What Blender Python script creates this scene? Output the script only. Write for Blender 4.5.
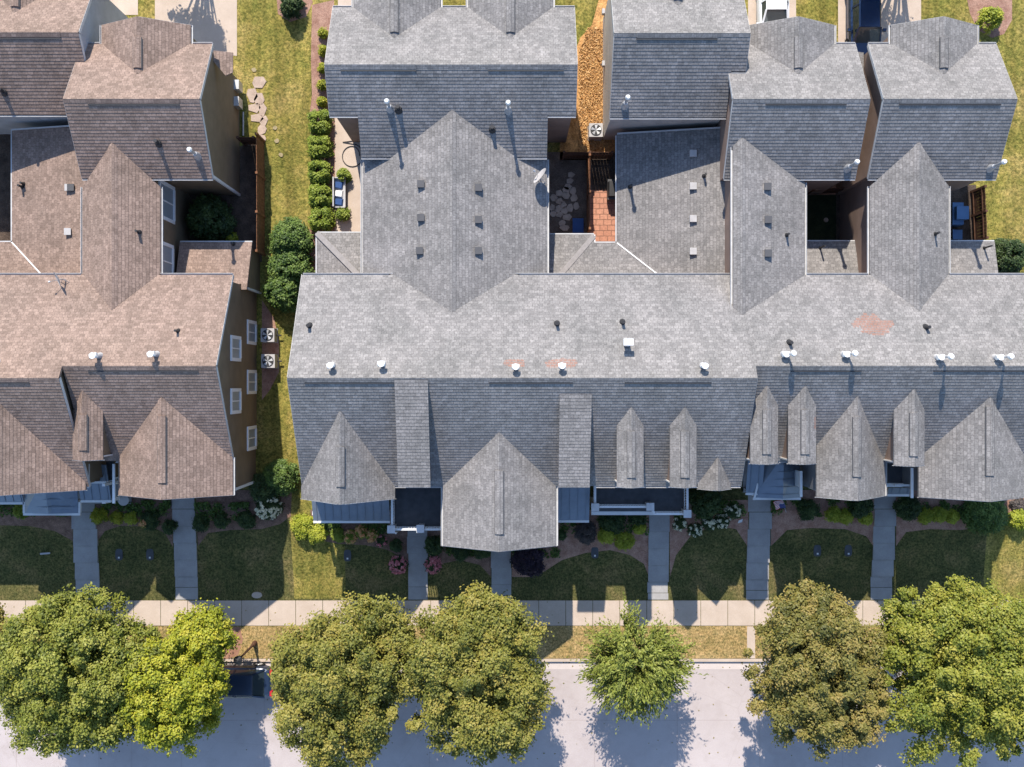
import bpy, bmesh, math, random
import numpy as np
from mathutils import Vector, Matrix
R = math.radians
for o in list(bpy.data.objects): bpy.data.objects.remove(o, do_unlink=True)
scn = bpy.context.scene
COL = scn.collection

# ------------------------------------------------------------------ camera, sky, sun, exposure
HC, FP = 57.0, 1026.0                     # drone height (m) and focal length in pixels
cam_d = bpy.data.cameras.new('camera'); cam = bpy.data.objects.new('camera', cam_d); COL.objects.link(cam)
cam.location = (0, 0, HC); cam_d.sensor_width = 36.0; cam_d.lens = 36.0*FP/1024.0
cam_d.clip_start = 0.5; cam_d.clip_end = 2000; scn.camera = cam
SUN_EL, SUN_AZ, SUN_E, SKY_E, EXPO = 43.5, 10.2, 3.85, 0.15, 0.87
wd = bpy.data.worlds.new('World'); scn.world = wd; wd.use_nodes = True
nt = wd.node_tree; bg = nt.nodes['Background']
sk = nt.nodes.new('ShaderNodeTexSky'); sk.sky_type = 'NISHITA'; sk.sun_disc = False
sk.sun_elevation = R(SUN_EL); sk.sun_rotation = R(-SUN_AZ); sk.air_density = 1.0; sk.dust_density = 0.3; sk.ozone_density = 2.6
nt.links.new(sk.outputs[0], bg.inputs[0]); bg.inputs[1].default_value = SKY_E
sd = bpy.data.lights.new('sun', 'SUN'); sd.energy = SUN_E; sd.angle = R(0.5); sd.color = (1.0, 0.91, 0.79)
so = bpy.data.objects.new('sun', sd); COL.objects.link(so); so.location = (-10, 40, 60)
sdir = Vector((math.sin(R(SUN_AZ))*math.cos(R(SUN_EL)), -math.cos(R(SUN_AZ))*math.cos(R(SUN_EL)), -math.sin(R(SUN_EL))))
so.rotation_euler = sdir.to_track_quat('-Z', 'Y').to_euler()
vs = scn.view_settings; vs.view_transform = 'Standard'; vs.look = 'None'; vs.exposure = EXPO; vs.gamma = 1; vs.use_curve_mapping = False
scn.cycles.use_adaptive_sampling = True
scn.cycles.max_bounces = 6

# ------------------------------------------------------------------ materials
def newmat(name):
    m = bpy.data.materials.new(name); m.use_nodes = True
    n = m.node_tree.nodes; return m, n, m.node_tree.links, n['Principled BSDF']
def setp(b, rough=0.8, spec=0.3, metal=0.0):
    b.inputs['Roughness'].default_value = rough; b.inputs['Specular IOR Level'].default_value = spec; b.inputs['Metallic'].default_value = metal
def noise(n, l, vec, scale, detail=4, rough=0.55):
    t = n.new('ShaderNodeTexNoise'); t.inputs['Scale'].default_value = scale; t.inputs['Detail'].default_value = detail; t.inputs['Roughness'].default_value = rough
    if vec is not None: l.new(vec, t.inputs['Vector'])
    return t.outputs['Fac']
def ramp(n, l, fac, stops):
    r = n.new('ShaderNodeValToRGB'); e = r.color_ramp.elements
    while len(e) < len(stops): e.new(0.5)
    for k, (p, c) in enumerate(stops): e[k].position = p; e[k].color = (c[0], c[1], c[2], 1)
    l.new(fac, r.inputs[0]); return r.outputs[0]
def mix(n, l, a, b, fac, mode='MIX'):
    m = n.new('ShaderNodeMixRGB'); m.blend_type = mode
    for i, v in ((0, fac), (1, a), (2, b)):
        if hasattr(v, 'is_linked') or isinstance(v, bpy.types.NodeSocket): l.new(v, m.inputs[i])
        elif i == 0: m.inputs[0].default_value = v
        else: m.inputs[i].default_value = (v[0], v[1], v[2], 1)
    return m.outputs[0]
def bump(n, l, b, h, dist, strength=1.0):
    q = n.new('ShaderNodeBump'); q.inputs['Distance'].default_value = dist; q.inputs['Strength'].default_value = strength
    l.new(h, q.inputs['Height']); l.new(q.outputs[0], b.inputs['Normal'])
def mth(n, l, op, a, b=None):
    m = n.new('ShaderNodeMath'); m.operation = op
    for i, v in ((0, a), (1, b)):
        if v is None: continue
        if isinstance(v, bpy.types.NodeSocket): l.new(v, m.inputs[i])
        else: m.inputs[i].default_value = v
    return m.outputs[0]
def pos(n): return n.new('ShaderNodeNewGeometry').outputs['Position']
def sc(c, k): return (c[0]*k, c[1]*k, c[2]*k)

def shingle(name, base, c2, stain=None):
    m, n, l, b = newmat(name); setp(b, 0.92, 0.18)
    uv = n.new('ShaderNodeUVMap').outputs[0]; P = pos(n)
    br = n.new('ShaderNodeTexBrick'); l.new(uv, br.inputs['Vector'])
    br.offset = 0.37; br.offset_frequency = 2; br.squash = 1.0
    br.inputs['Scale'].default_value = 1.0; br.inputs['Brick Width'].default_value = 0.25; br.inputs['Row Height'].default_value = 0.165
    br.inputs['Mortar Size'].default_value = 0.012; br.inputs['Mortar Smooth'].default_value = 0.3; br.inputs['Bias'].default_value = 0.0
    br.inputs['Color1'].default_value = (*sc(base, 1.18), 1); br.inputs['Color2'].default_value = (*sc(c2, 0.92), 1); br.inputs['Mortar'].default_value = (*sc(base, 0.66), 1)
    big = ramp(n, l, noise(n, l, P, 0.55, 3), [(0.3, (0.86,)*3), (0.7, (1.12, 1.1, 1.1))])
    mid = ramp(n, l, noise(n, l, P, 5.0, 3, .7), [(0.3, (0.88,)*3), (0.7, (1.12,)*3)])
    smp = n.new('ShaderNodeMapping'); l.new(uv, smp.inputs[0]); smp.inputs['Scale'].default_value = (1.7, .22, 1)
    stk = ramp(n, l, noise(n, l, smp.outputs[0], 1.0, 4, .6), [(0.3, (0.92,)*3), (0.7, (1.07,)*3)])
    fin = ramp(n, l, noise(n, l, P, 13, 3, .8), [(0.32, (0.74,)*3), (0.68, (1.26,)*3)])
    c = mix(n, l, br.outputs['Color'], big, 1, 'MULTIPLY'); c = mix(n, l, c, mid, 1, 'MULTIPLY'); c = mix(n, l, c, fin, 1, 'MULTIPLY'); c = mix(n, l, c, stk, 1, 'MULTIPLY')
    if stain:                                   # worn patches where the granules have come off
        sx = n.new('ShaderNodeSeparateXYZ'); l.new(P, sx.inputs[0]); tot = None
        for (x, y, rx, ry) in stain:
            dx = mth(n, l, 'DIVIDE', mth(n, l, 'SUBTRACT', sx.outputs[0], x), rx); dy = mth(n, l, 'DIVIDE', mth(n, l, 'SUBTRACT', sx.outputs[1], y), ry)
            d = mth(n, l, 'ADD', mth(n, l, 'MULTIPLY', dx, dx), mth(n, l, 'MULTIPLY', dy, dy))
            d = mth(n, l, 'SUBTRACT', 1.0, d); tot = d if tot is None else mth(n, l, 'MAXIMUM', tot, d)
        tot = mth(n, l, 'MAXIMUM', tot, 0.0)
        nz = n.new('ShaderNodeTexBrick'); l.new(uv, nz.inputs['Vector']); nz.offset = .4
        nz.inputs['Scale'].default_value = 1.0; nz.inputs['Brick Width'].default_value = 0.2; nz.inputs['Row Height'].default_value = 0.15; nz.inputs['Mortar Size'].default_value = 0.014
        nz.inputs['Color1'].default_value = (1, 1, 1, 1); nz.inputs['Color2'].default_value = (.25, .25, .25, 1); nz.inputs['Mortar'].default_value = (0, 0, 0, 1)
        sb = n.new('ShaderNodeSeparateXYZ'); l.new(nz.outputs['Color'], sb.inputs[0])
        th = mth(n, l, 'ADD', mth(n, l, 'MULTIPLY', noise(n, l, P, 2.3, 2), .9), mth(n, l, 'MULTIPLY', sb.outputs[0], .5))
        f = mth(n, l, 'GREATER_THAN', mth(n, l, 'ADD', tot, .25), th)
        f = mth(n, l, 'MULTIPLY', mth(n, l, 'MULTIPLY', f, mth(n, l, 'GREATER_THAN', tot, 0.001)), mth(n, l, 'MULTIPLY', mth(n, l, 'GREATER_THAN', sb.outputs[0], .12), .62))
        c = mix(n, l, c, (0.30, 0.145, 0.10), f)
    l.new(c, b.inputs['Base Color'])
    sv = n.new('ShaderNodeSeparateXYZ'); l.new(uv, sv.inputs[0])
    saw = mth(n, l, 'FRACT', mth(n, l, 'DIVIDE', sv.outputs[1], 0.165))
    h = mth(n, l, 'ADD', mth(n, l, 'MULTIPLY', saw, -0.05), mth(n, l, 'MULTIPLY', noise(n, l, P, 30, 2), .5))
    h = mth(n, l, 'ADD', h, mth(n, l, 'MULTIPLY', br.outputs['Fac'], -0.2))
    bump(n, l, b, h, 0.012, .6)
    return m
def siding(name, base):
    m, n, l, b = newmat(name); setp(b, 0.7, 0.3); P = pos(n)
    s = n.new('ShaderNodeSeparateXYZ'); l.new(P, s.inputs[0])
    saw = mth(n, l, 'FRACT', mth(n, l, 'DIVIDE', s.outputs[2], 0.16))
    c = mix(n, l, base, ramp(n, l, noise(n, l, P, 1.3, 4), [(0.3, (0.86,)*3), (0.7, (1.1,)*3)]), 1, 'MULTIPLY')
    l.new(c, b.inputs['Base Color']); bump(n, l, b, mth(n, l, 'MULTIPLY', saw, -1.0), 0.015, .7); return m
def mottled(name, a, b2, scale, rough=0.9, spec=0.2, fine=40, fa=.25, bd=0.01, detail=5, c3=None):
    m, n, l, b = newmat(name); setp(b, rough, spec); P = pos(n)
    st = [(0.32, a), (0.68, b2)] if c3 is None else [(0.3, a), (0.52, b2), (0.74, c3)]
    c = ramp(n, l, noise(n, l, P, scale, detail, .62), st)
    f = noise(n, l, P, fine, 3, .7)
    c = mix(n, l, c, ramp(n, l, f, [(0.3, (1-fa,)*3), (0.7, (1+fa,)*3)]), 1, 'MULTIPLY')
    l.new(c, b.inputs['Base Color']); bump(n, l, b, f, bd, 1); return m
def plain(name, c, rough=0.6, spec=0.4, metal=0.0, var=0.08, vs_=3.0):
    m, n, l, b = newmat(name); setp(b, rough, spec, metal)
    q = mix(n, l, c, ramp(n, l, noise(n, l, pos(n), vs_, 4), [(0.3, (1-var,)*3), (0.7, (1+var,)*3)]), 1, 'MULTIPLY')
    l.new(q, b.inputs['Base Color']); return m
def grass(name, cols, scale, fine=9, stripe=None):
    m, n, l, b = newmat(name); setp(b, 0.95, 0.1); P = pos(n)
    c = ramp(n, l, noise(n, l, P, scale, 6, .65), [(0.28, cols[0]), (0.5, cols[1]), (0.74, cols[2])])
    f = noise(n, l, P, fine, 4, .8)
    c = mix(n, l, c, ramp(n, l, f, [(0.36, (0.38, .43, .36)), (0.64, (1.66, 1.58, 1.5))]), 1, 'MULTIPLY')
    f2 = noise(n, l, P, 3.5, 3, .7)
    c = mix(n, l, c, ramp(n, l, f2, [(0.34, (0.72, .8, .7)), (0.66, (1.25, 1.18, 1.1))]), 1, 'MULTIPLY')
    if stripe:
        mp = n.new('ShaderNodeMapping'); l.new(P, mp.inputs[0]); mp.inputs['Scale'].default_value = stripe
        s = noise(n, l, mp.outputs[0], 1.0, 3)
        c = mix(n, l, c, ramp(n, l, s, [(0.35, (0.8,)*3), (0.65, (1.2,)*3)]), 1, 'MULTIPLY')
    l.new(c, b.inputs['Base Color']); bump(n, l, b, f, 0.05, 1); return m
def leafmat(name, cols, trans=0.14):
    m, n, l, b = newmat(name); setp(b, 0.55, 0.3)
    a = n.new('ShaderNodeAttribute'); a.attribute_name = 'tint'
    c = ramp(n, l, a.outputs['Fac'], [(k/(len(cols)-1), q) for k, q in enumerate(cols)])
    l.new(c, b.inputs['Base Color'])
    t = n.new('ShaderNodeBsdfTranslucent'); l.new(c, t.inputs[0]); mx = n.new('ShaderNodeMixShader'); mx.inputs[0].default_value = trans
    l.new(b.outputs[0], mx.inputs[1]); l.new(t.outputs[0], mx.inputs[2])
    l.new(mx.outputs[0], n['Material Output'].inputs[0]); return m
def pavers(name, c1, c2, mortar, w, h, rot=0.0):
    m, n, l, b = newmat(name); setp(b, 0.85, 0.25); P = pos(n)
    mp = n.new('ShaderNodeMapping'); l.new(P, mp.inputs[0]); mp.inputs['Rotation'].default_value = (0, 0, rot)
    br = n.new('ShaderNodeTexBrick'); l.new(mp.outputs[0], br.inputs['Vector']); br.inputs['Scale'].default_value = 1
    br.inputs['Brick Width'].default_value = w; br.inputs['Row Height'].default_value = h; br.inputs['Mortar Size'].default_value = .02
    br.inputs['Color1'].default_value = (*c1, 1); br.inputs['Color2'].default_value = (*c2, 1); br.inputs['Mortar'].default_value = (*mortar, 1)
    c = mix(n, l, br.outputs[0], ramp(n, l, noise(n, l, P, 12, 4), [(0.3, (.8,)*3), (0.7, (1.2,)*3)]), 1, 'MULTIPLY')
    l.new(c, b.inputs['Base Color']); bump(n, l, b, br.outputs['Fac'], -0.01, .8); return m

def slabstreet():
    m, n, l, b = newmat('pale_concrete_street'); setp(b, .88, .2); P = pos(n)
    c = ramp(n, l, noise(n, l, P, .3, 6, .65), [(.3, (0.425, 0.37, 0.357)), (.7, (0.50, 0.445, 0.43))])
    br = n.new('ShaderNodeTexBrick'); l.new(P, br.inputs['Vector']); br.offset = 0; br.inputs['Scale'].default_value = 1
    br.inputs['Brick Width'].default_value = 4.6; br.inputs['Row Height'].default_value = 3.75; br.inputs['Mortar Size'].default_value = .022
    br.inputs['Color1'].default_value = (1, 1, 1, 1); br.inputs['Color2'].default_value = (.95, .95, .95, 1); br.inputs['Mortar'].default_value = (.85, .83, .82, 1)
    c = mix(n, l, c, br.outputs[0], 1, 'MULTIPLY')
    f = noise(n, l, P, 40, 3, .7); c = mix(n, l, c, ramp(n, l, f, [(.3, (.9,)*3), (.7, (1.1,)*3)]), 1, 'MULTIPLY')
    st = noise(n, l, P, 1.1, 5, .7); c = mix(n, l, c, ramp(n, l, st, [(.34, (.93, .92, .91)), (.5, (1, 1, 1))]), 1, 'MULTIPLY')
    vo = n.new('ShaderNodeTexVoronoi'); vo.feature = 'DISTANCE_TO_EDGE'; vo.inputs['Scale'].default_value = .16; l.new(P, vo.inputs['Vector'])
    c = mix(n, l, c, ramp(n, l, vo.outputs[0], [(0, (.92, .91, .9)), (.004, (1, 1, 1))]), 1, 'MULTIPLY')
    l.new(c, b.inputs['Base Color']); bump(n, l, b, f, .003, 1); return m
def W(x, y, z): return ((x-512.0)*(HC-z)/FP, (383.5-y)*(HC-z)/FP, z)
def WX(x, z): return (x-512.0)*(HC-z)/FP
def WY(y, z): return (383.5-y)*(HC-z)/FP

stains_gw = [(WX(515, 8.9), WY(363, 8.9), .75, .28), (WX(560, 8.9), WY(363, 8.9), 1.15, .33), (WX(872, 7.5), WY(325, 7.5), 1.25, .75), (WX(817, 7.9), WY(424, 7.9), .16, .5)]
MT = {
 'grey': shingle('grey_shingle', (0.219, 0.211, 0.205), (0.196, 0.190, 0.186), stains_gw),
 'brown': shingle('brown_shingle', (0.252, 0.187, 0.154), (0.222, 0.163, 0.133)),
 'sid_brown': siding('brown_siding', (0.21, 0.155, 0.10)),
 'sid_taupe': siding('taupe_siding', (0.27, 0.195, 0.158)),
 'sid_grey': siding('pale_siding', (0.42, 0.44, 0.47)),
 'sid_beige': siding('beige_siding', (0.50, 0.46, 0.42)),
 'winw': plain('window_frame_white', (0.86, 0.86, 0.86), 0.5, 0.4, var=.03),
 'sid_shade': siding('shade_tinted_siding', (0.16, 0.17, 0.185)),  # cool dark siding, the gable walls' blue shade put into its colour
 'white': plain('white_trim', (0.70, 0.70, 0.69), 0.5, 0.4, var=.05),
 'gutter': plain('gutter_white', (0.52, 0.52, 0.52), 0.5, 0.4, var=.12),
 'metal': plain('standing_seam_metal', (0.20, 0.235, 0.28), 0.38, 0.5, 0.35),
 'galv': plain('galvanised_metal', (0.55, 0.56, 0.57), 0.4, 0.5, 0.6),
 'black': plain('black_plastic', (0.03, 0.03, 0.032), 0.5, 0.4),
 'slate': plain('charcoal_deck', (0.075, 0.08, 0.09), 0.75, 0.3, var=.2),
 'glass': plain('window_glass', (0.05, 0.065, 0.085), 0.06, 0.8, var=.02),
 'blind': plain('window_blind', (0.30, 0.34, 0.38), 0.35, 0.5, var=.05),
 'cap': plain('hip_cap_shingle', (0.27, 0.255, 0.25), .9, .2, var=.12, vs_=6),
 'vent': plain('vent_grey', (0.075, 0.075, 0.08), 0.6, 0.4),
 'ventw': plain('vent_white', (0.42, 0.41, 0.41), 0.6, 0.4),
 'concrete': mottled('concrete', (0.45, 0.365, 0.295), (0.53, 0.44, 0.365), 0.9, fa=.12, bd=.004),
 'walk': mottled('grey_concrete', (0.30, 0.29, 0.285), (0.38, 0.37, 0.36), 1.3, fa=.14, bd=.004),
 'street': slabstreet(),
 'gutterpan': mottled('gutter_pan', (0.50, 0.44, 0.41), (0.58, 0.51, 0.475), 1.2, fa=.1, bd=.003),
 'mulch': mottled('brown_mulch', (0.14, 0.085, 0.065), (0.27, 0.17, 0.13), 2.5, fine=22, fa=.45, bd=.04),
 'redmulch': mottled('red_mulch', (0.25, 0.135, 0.10), (0.40, 0.25, 0.19), 2.5, fine=22, fa=.35, bd=.03),
 'straw': mottled('pine_straw', (0.34, 0.17, 0.06), (0.58, 0.33, 0.13), 1.3, fine=9, fa=.55, bd=.06),
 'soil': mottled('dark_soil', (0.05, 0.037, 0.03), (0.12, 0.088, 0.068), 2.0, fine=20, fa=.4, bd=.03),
 'clay': mottled('bare_clay', (0.27, 0.14, 0.09), (0.36, 0.20, 0.14), 1.5, fine=26, fa=.2, bd=.02),
 'stone': mottled('flagstone', (0.36, 0.275, 0.22), (0.52, 0.41, 0.335), 2.2, fine=30, fa=.2, bd=.01),
 'stepstone': mottled('stepping_stone', (0.26, 0.215, 0.12), (0.38, 0.31, 0.19), 3, fine=20, fa=.3, bd=.01),
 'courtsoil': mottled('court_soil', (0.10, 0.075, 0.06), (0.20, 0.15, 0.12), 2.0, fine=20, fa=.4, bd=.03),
 'redpav': pavers('red_pavers', (0.50, 0.25, 0.17), (0.42, 0.20, 0.135), (0.25, .13, .09), .42, .3),
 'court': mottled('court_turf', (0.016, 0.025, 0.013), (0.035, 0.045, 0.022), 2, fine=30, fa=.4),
 'lawn': grass('front_lawn', [(0.06, 0.066, 0.03), (0.10, 0.098, 0.042), (0.18, 0.14, 0.075)], 0.6),  # darker front grass, the shade of the row put into its tone
 'rear_and_sunlit_lawn': grass('rear_and_sunlit_lawn', [(0.115, 0.125, 0.032), (0.205, 0.18, 0.054), (0.32, 0.245, 0.105)], 0.42, stripe=(2.2, .2, 1)),
 'verge': grass('dry_verge', [(0.22, 0.165, 0.07), (0.32, 0.23, 0.115), (0.42, 0.31, 0.18)], 0.8),
 'wood': plain('cedar_fence', (0.21, 0.098, 0.052), 0.8, 0.2, var=.3, vs_=5),
 'dkwood': plain('weathered_fence', (0.10, 0.052, 0.034), 0.85, 0.2, var=.3, vs_=5),
 'bark': mottled('bark', (0.07, 0.05, 0.035), (0.14, 0.105, 0.08), 6, fine=30, fa=.3, bd=.02),
 'paint_white': plain('white_car_paint', (0.75, 0.76, 0.78), 0.25, 0.6, var=.02),
 'paint_navy': plain('navy_car_paint', (0.018, 0.035, 0.085), 0.18, 0.7, 0.2, var=.02),
 'paint_black': plain('dark_car_paint', (0.02, 0.035, 0.07), 0.2, 0.7, .2, var=.02),
 'cgl': plain('car_glass', (0.03, 0.045, 0.055), 0.05, 0.9, var=.02),
 'tyre': plain('tyre_rubber', (0.02, 0.02, 0.02), 0.8, 0.2),
 'cush': plain('cushion_blue', (0.05, 0.10, 0.25), 0.9, 0.1),
 'grill': plain('blue_cover', (0.10, 0.20, 0.36), 0.5, 0.4),
 'red': plain('flag_red', (0.5, 0.03, 0.04), 0.9, 0.1), 'flagw': plain('flag_white', (0.8, .8, .8), 0.9, 0.1), 'flagb': plain('flag_blue', (0.02, .03, .18), .9, .1),
}
LM = {
 'mid':   leafmat('leaf_mid_green', [(0.065, 0.09, 0.012), (0.19, 0.21, 0.028), (0.32, 0.31, 0.06)]),
 'olive': leafmat('leaf_olive', [(0.085, 0.099, 0.014), (0.194, 0.194, 0.034), (0.312, 0.260, 0.056)]),
 'olive2': leafmat('leaf_olive_brown', [(0.081, 0.085, 0.017), (0.185, 0.170, 0.038), (0.294, 0.223, 0.065)]),
 'yellow': leafmat('leaf_yellow_green', [(0.10, 0.13, 0.010), (0.27, 0.295, 0.020), (0.42, 0.38, 0.035)]),
 'yolive': leafmat('leaf_yellow_olive', [(0.085, 0.118, 0.011), (0.209, 0.227, 0.029), (0.322, 0.294, 0.047)]),
 'bright': leafmat('leaf_bright_green', [(0.085, 0.115, 0.016), (0.20, 0.235, 0.038), (0.33, 0.335, 0.08)]),
 'dark':  leafmat('leaf_dark_green', [(0.016, 0.032, 0.010), (0.038, 0.07, 0.018), (0.085, 0.125, 0.035)]),
 'glossy': leafmat('leaf_glossy_green', [(0.03, 0.065, 0.014), (0.085, 0.145, 0.028), (0.17, 0.24, 0.055)]),
 'box':   leafmat('leaf_boxwood', [(0.09, 0.14, 0.015), (0.19, 0.25, 0.028), (0.29, 0.33, 0.05)]),
 'lime':  leafmat('leaf_lime', [(0.16, 0.20, 0.015), (0.30, 0.34, 0.03), (0.42, 0.42, 0.05)]),
 'purple': leafmat('leaf_purple', [(0.012, 0.008, 0.016), (0.03, 0.018, 0.034), (0.055, 0.035, 0.055)]),
 'greybr': leafmat('leaf_grey_brown', [(0.04, 0.035, 0.035), (0.09, 0.075, 0.07), (0.13, 0.11, 0.10)]),
 'pink':  leafmat('petal_pink', [(0.45, 0.10, 0.12), (0.62, 0.20, 0.22), (0.75, 0.36, 0.36)]),
 'orange': leafmat('petal_orange', [(0.55, 0.22, 0.10), (0.65, 0.33, 0.14), (0.72, 0.48, 0.22)]),
 'cream': leafmat('petal_cream', [(0.6, 0.58, 0.38), (0.72, 0.70, 0.5), (0.8, 0.78, 0.62)]),
}

# ------------------------------------------------------------------ mesh builder
class M:
    def __init__(s): s.v = []; s.f = []; s.mi = []; s.cur = 0; s.uv = {}
    def poly(s, pts):
        i = len(s.v); s.v += [tuple(p) for p in pts]; s.f.append(tuple(range(i, i+len(pts)))); s.mi.append(s.cur); return s
    def solid(s, bot, top):                       # two matching outlines, closed
        n = len(bot); i = len(s.v); s.v += [tuple(p) for p in bot]+[tuple(p) for p in top]
        fs = [tuple(i+k for k in reversed(range(n))), tuple(i+n+k for k in range(n))]
        fs += [(i+k, i+(k+1) % n, i+n+(k+1) % n, i+n+k) for k in range(n)]
        s.f += fs; s.mi += [s.cur]*len(fs); return s
    def box(s, x0, x1, y0, y1, z0, z1):
        return s.solid([(x0, y0, z0), (x1, y0, z0), (x1, y1, z0), (x0, y1, z0)], [(x0, y0, z1), (x1, y0, z1), (x1, y1, z1), (x0, y1, z1)])
    def slab(s, pts, th=.16):                     # roof plane: top outline, thickness downwards
        a = sum(((pts[k][0]*pts[(k+1) % len(pts)][1]-pts[(k+1) % len(pts)][0]*pts[k][1]) for k in range(len(pts))))
        if a < 0: pts = pts[::-1]
        return s.solid([(p[0], p[1], p[2]-th) for p in pts], pts)
    def sslab(s, pts, th=.16, row=.165, butt=.012):
        """roof plane laid in overlapping courses of shingles, each with a real butt edge"""
        P = [Vector(p) for p in pts]; n = Vector((0, 0, 0))
        for k in range(len(P)): n += P[k].cross(P[(k+1) % len(P)])
        if n.z < 0: P = P[::-1]; n = -n
        n.normalize(); s.slab([tuple(p-n*.004) for p in P], th)
        if n.z > .9999: return s
        u = Vector((0, 0, 1)).cross(n).normalized(); v = n.cross(u)
        vs_ = [p.dot(v) for p in P]; k0 = math.floor(min(vs_)/row+1e-4); k1 = math.ceil(max(vs_)/row-1e-4)
        def clip(poly, c, sg):
            out = []
            for i in range(len(poly)):
                a, b = poly[i], poly[(i+1) % len(poly)]; da, db = sg*(a.dot(v)-c), sg*(b.dot(v)-c)
                if da >= -1e-6: out.append(a)
                if (da > 1e-6 and db < -1e-6) or (da < -1e-6 and db > 1e-6): out.append(a.lerp(b, da/(da-db)))
            return out
        for k in range(k0, k1):
            lo = max(k*row, min(vs_)); q = clip(P, k*row, 1)
            if len(q) >= 3: q = clip(q, (k+1)*row, -1)
            if len(q) < 3: continue
            off = lambda p: p+n*butt*max(0.0, 1-(p.dot(v)-lo)/row)
            uvf = lambda L: [(p.dot(u), min(max(p.dot(v), lo+.001), (k+1)*row-.001)) for p in L]
            i = len(s.v); s.v += [tuple(off(p)) for p in q]; s.f.append(tuple(range(i, i+len(q)))); s.mi.append(s.cur); s.uv[len(s.f)-1] = uvf(q)
            for a in range(len(q)):
                p0, p1 = q[a], q[(a+1) % len(q)]
                if p0.dot(v) < lo+1e-4 and p1.dot(v) < lo+1e-4 and (p1-p0).length > 1e-4:
                    i = len(s.v); L = [p0, p1, off(p1), off(p0)]; s.v += [tuple(x) for x in L]; s.f.append((i, i+1, i+2, i+3)); s.mi.append(s.cur); s.uv[len(s.f)-1] = uvf(L)
        return s
    def beam(s, p0, p1, w, h, up=(0, 0, 1)):      # rectangular bar from p0 to p1
        p0, p1 = Vector(p0), Vector(p1); d = (p1-p0).normalized(); u = Vector(up)
        if abs(d.dot(u)) > .98: u = Vector((0, 1, 0))
        a = d.cross(u).normalized()*w/2; b = a.cross(d).normalized()*h/2
        return s.solid([p0-a-b, p0+a-b, p0+a+b, p0-a+b], [p1-a-b, p1+a-b, p1+a+b, p1-a+b])
    def tube(s, p0, p1, r0, r1=None, n=10):
        r1 = r0 if r1 is None else r1
        p0, p1 = Vector(p0), Vector(p1); d = (p1-p0).normalized(); u = Vector((0, 0, 1)) if abs(d.z) < .95 else Vector((1, 0, 0))
        a = d.cross(u).normalized(); b = a.cross(d)
        ring = lambda p, r: [p+(a*math.cos(t*2*math.pi/n)+b*math.sin(t*2*math.pi/n))*r for t in range(n)]
        return s.solid(ring(p0, r0), ring(p1, r1))
    def path(s, pts, rs, n=8):
        for k in range(len(pts)-1): s.tube(pts[k], pts[k+1], rs[k], rs[k+1], n)
        return s
    def prismY(s, prof, y0, y1): return s.solid([(x, y0, z) for x, z in prof], [(x, y1, z) for x, z in prof])
    def prismX(s, prof, x0, x1): return s.solid([(x0, y, z) for y, z in prof], [(x1, y, z) for y, z in prof])
    def build(s, name, mats, parent=None, smooth=False):
        me = bpy.data.meshes.new(name)
        off = parent_world(parent)
        me.from_pydata([(v[0]-off[0], v[1]-off[1], v[2]-off[2]) for v in s.v], [], s.f)
        if not isinstance(mats, (list, tuple)): mats = [mats]
        for q in mats: me.materials.append(q)
        me.polygons.foreach_set('material_index', s.mi)
        uvl = me.uv_layers.new(name='UVMap'); me.update()
        for p in me.polygons:
            if p.index in s.uv:
                for li, q in zip(p.loop_indices, s.uv[p.index]): uvl.data[li].uv = q
                continue
            nn = p.normal
            if abs(nn.z) > .9995: u, v = Vector((1, 0, 0)), Vector((0, 1, 0))
            else: u = Vector((0, 0, 1)).cross(nn).normalized(); v = nn.cross(u)
            for li in p.loop_indices:
                co = me.vertices[me.loops[li].vertex_index].co+Vector(off); uvl.data[li].uv = (co.dot(u), co.dot(v))
        bm = bmesh.new(); bm.from_mesh(me)
        if s.uv: bmesh.ops.remove_doubles(bm, verts=bm.verts[:], dist=.0004)
        else: bmesh.ops.recalc_face_normals(bm, faces=bm.faces)
        bm.to_mesh(me); bm.free()
        if smooth: me.polygons.foreach_set('use_smooth', [True]*len(me.polygons))
        me.update(); o = bpy.data.objects.new(name, me); COL.objects.link(o)
        if parent: o.parent = parent
        return o
def parent_world(p):
    t = Vector((0, 0, 0))
    while p is not None: t += p.location; p = p.parent
    return t
def tag(o, label, cat, group=None, kind=None):
    o['label'] = label; o['category'] = cat
    if group: o['group'] = group
    if kind: o['kind'] = kind
    return o
def thing(name, label, cat, loc=(0, 0, 0), group=None):
    o = bpy.data.objects.new(name, None); COL.objects.link(o); o.location = loc; o.empty_display_size = .2
    return tag(o, label, cat, group)
def struct(o, label=None, cat=None):
    o['kind'] = 'structure'
    if label: o['label'] = label; o['category'] = cat
    return o
def copytree(o, delta):
    c = o.copy(); COL.objects.link(c); c.location = o.location+Vector(delta)
    for ch in o.children:
        d = ch.copy(); COL.objects.link(d); d.parent = c
        for g in ch.children:
            e = g.copy(); COL.objects.link(e); e.parent = d
    return c

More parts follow.
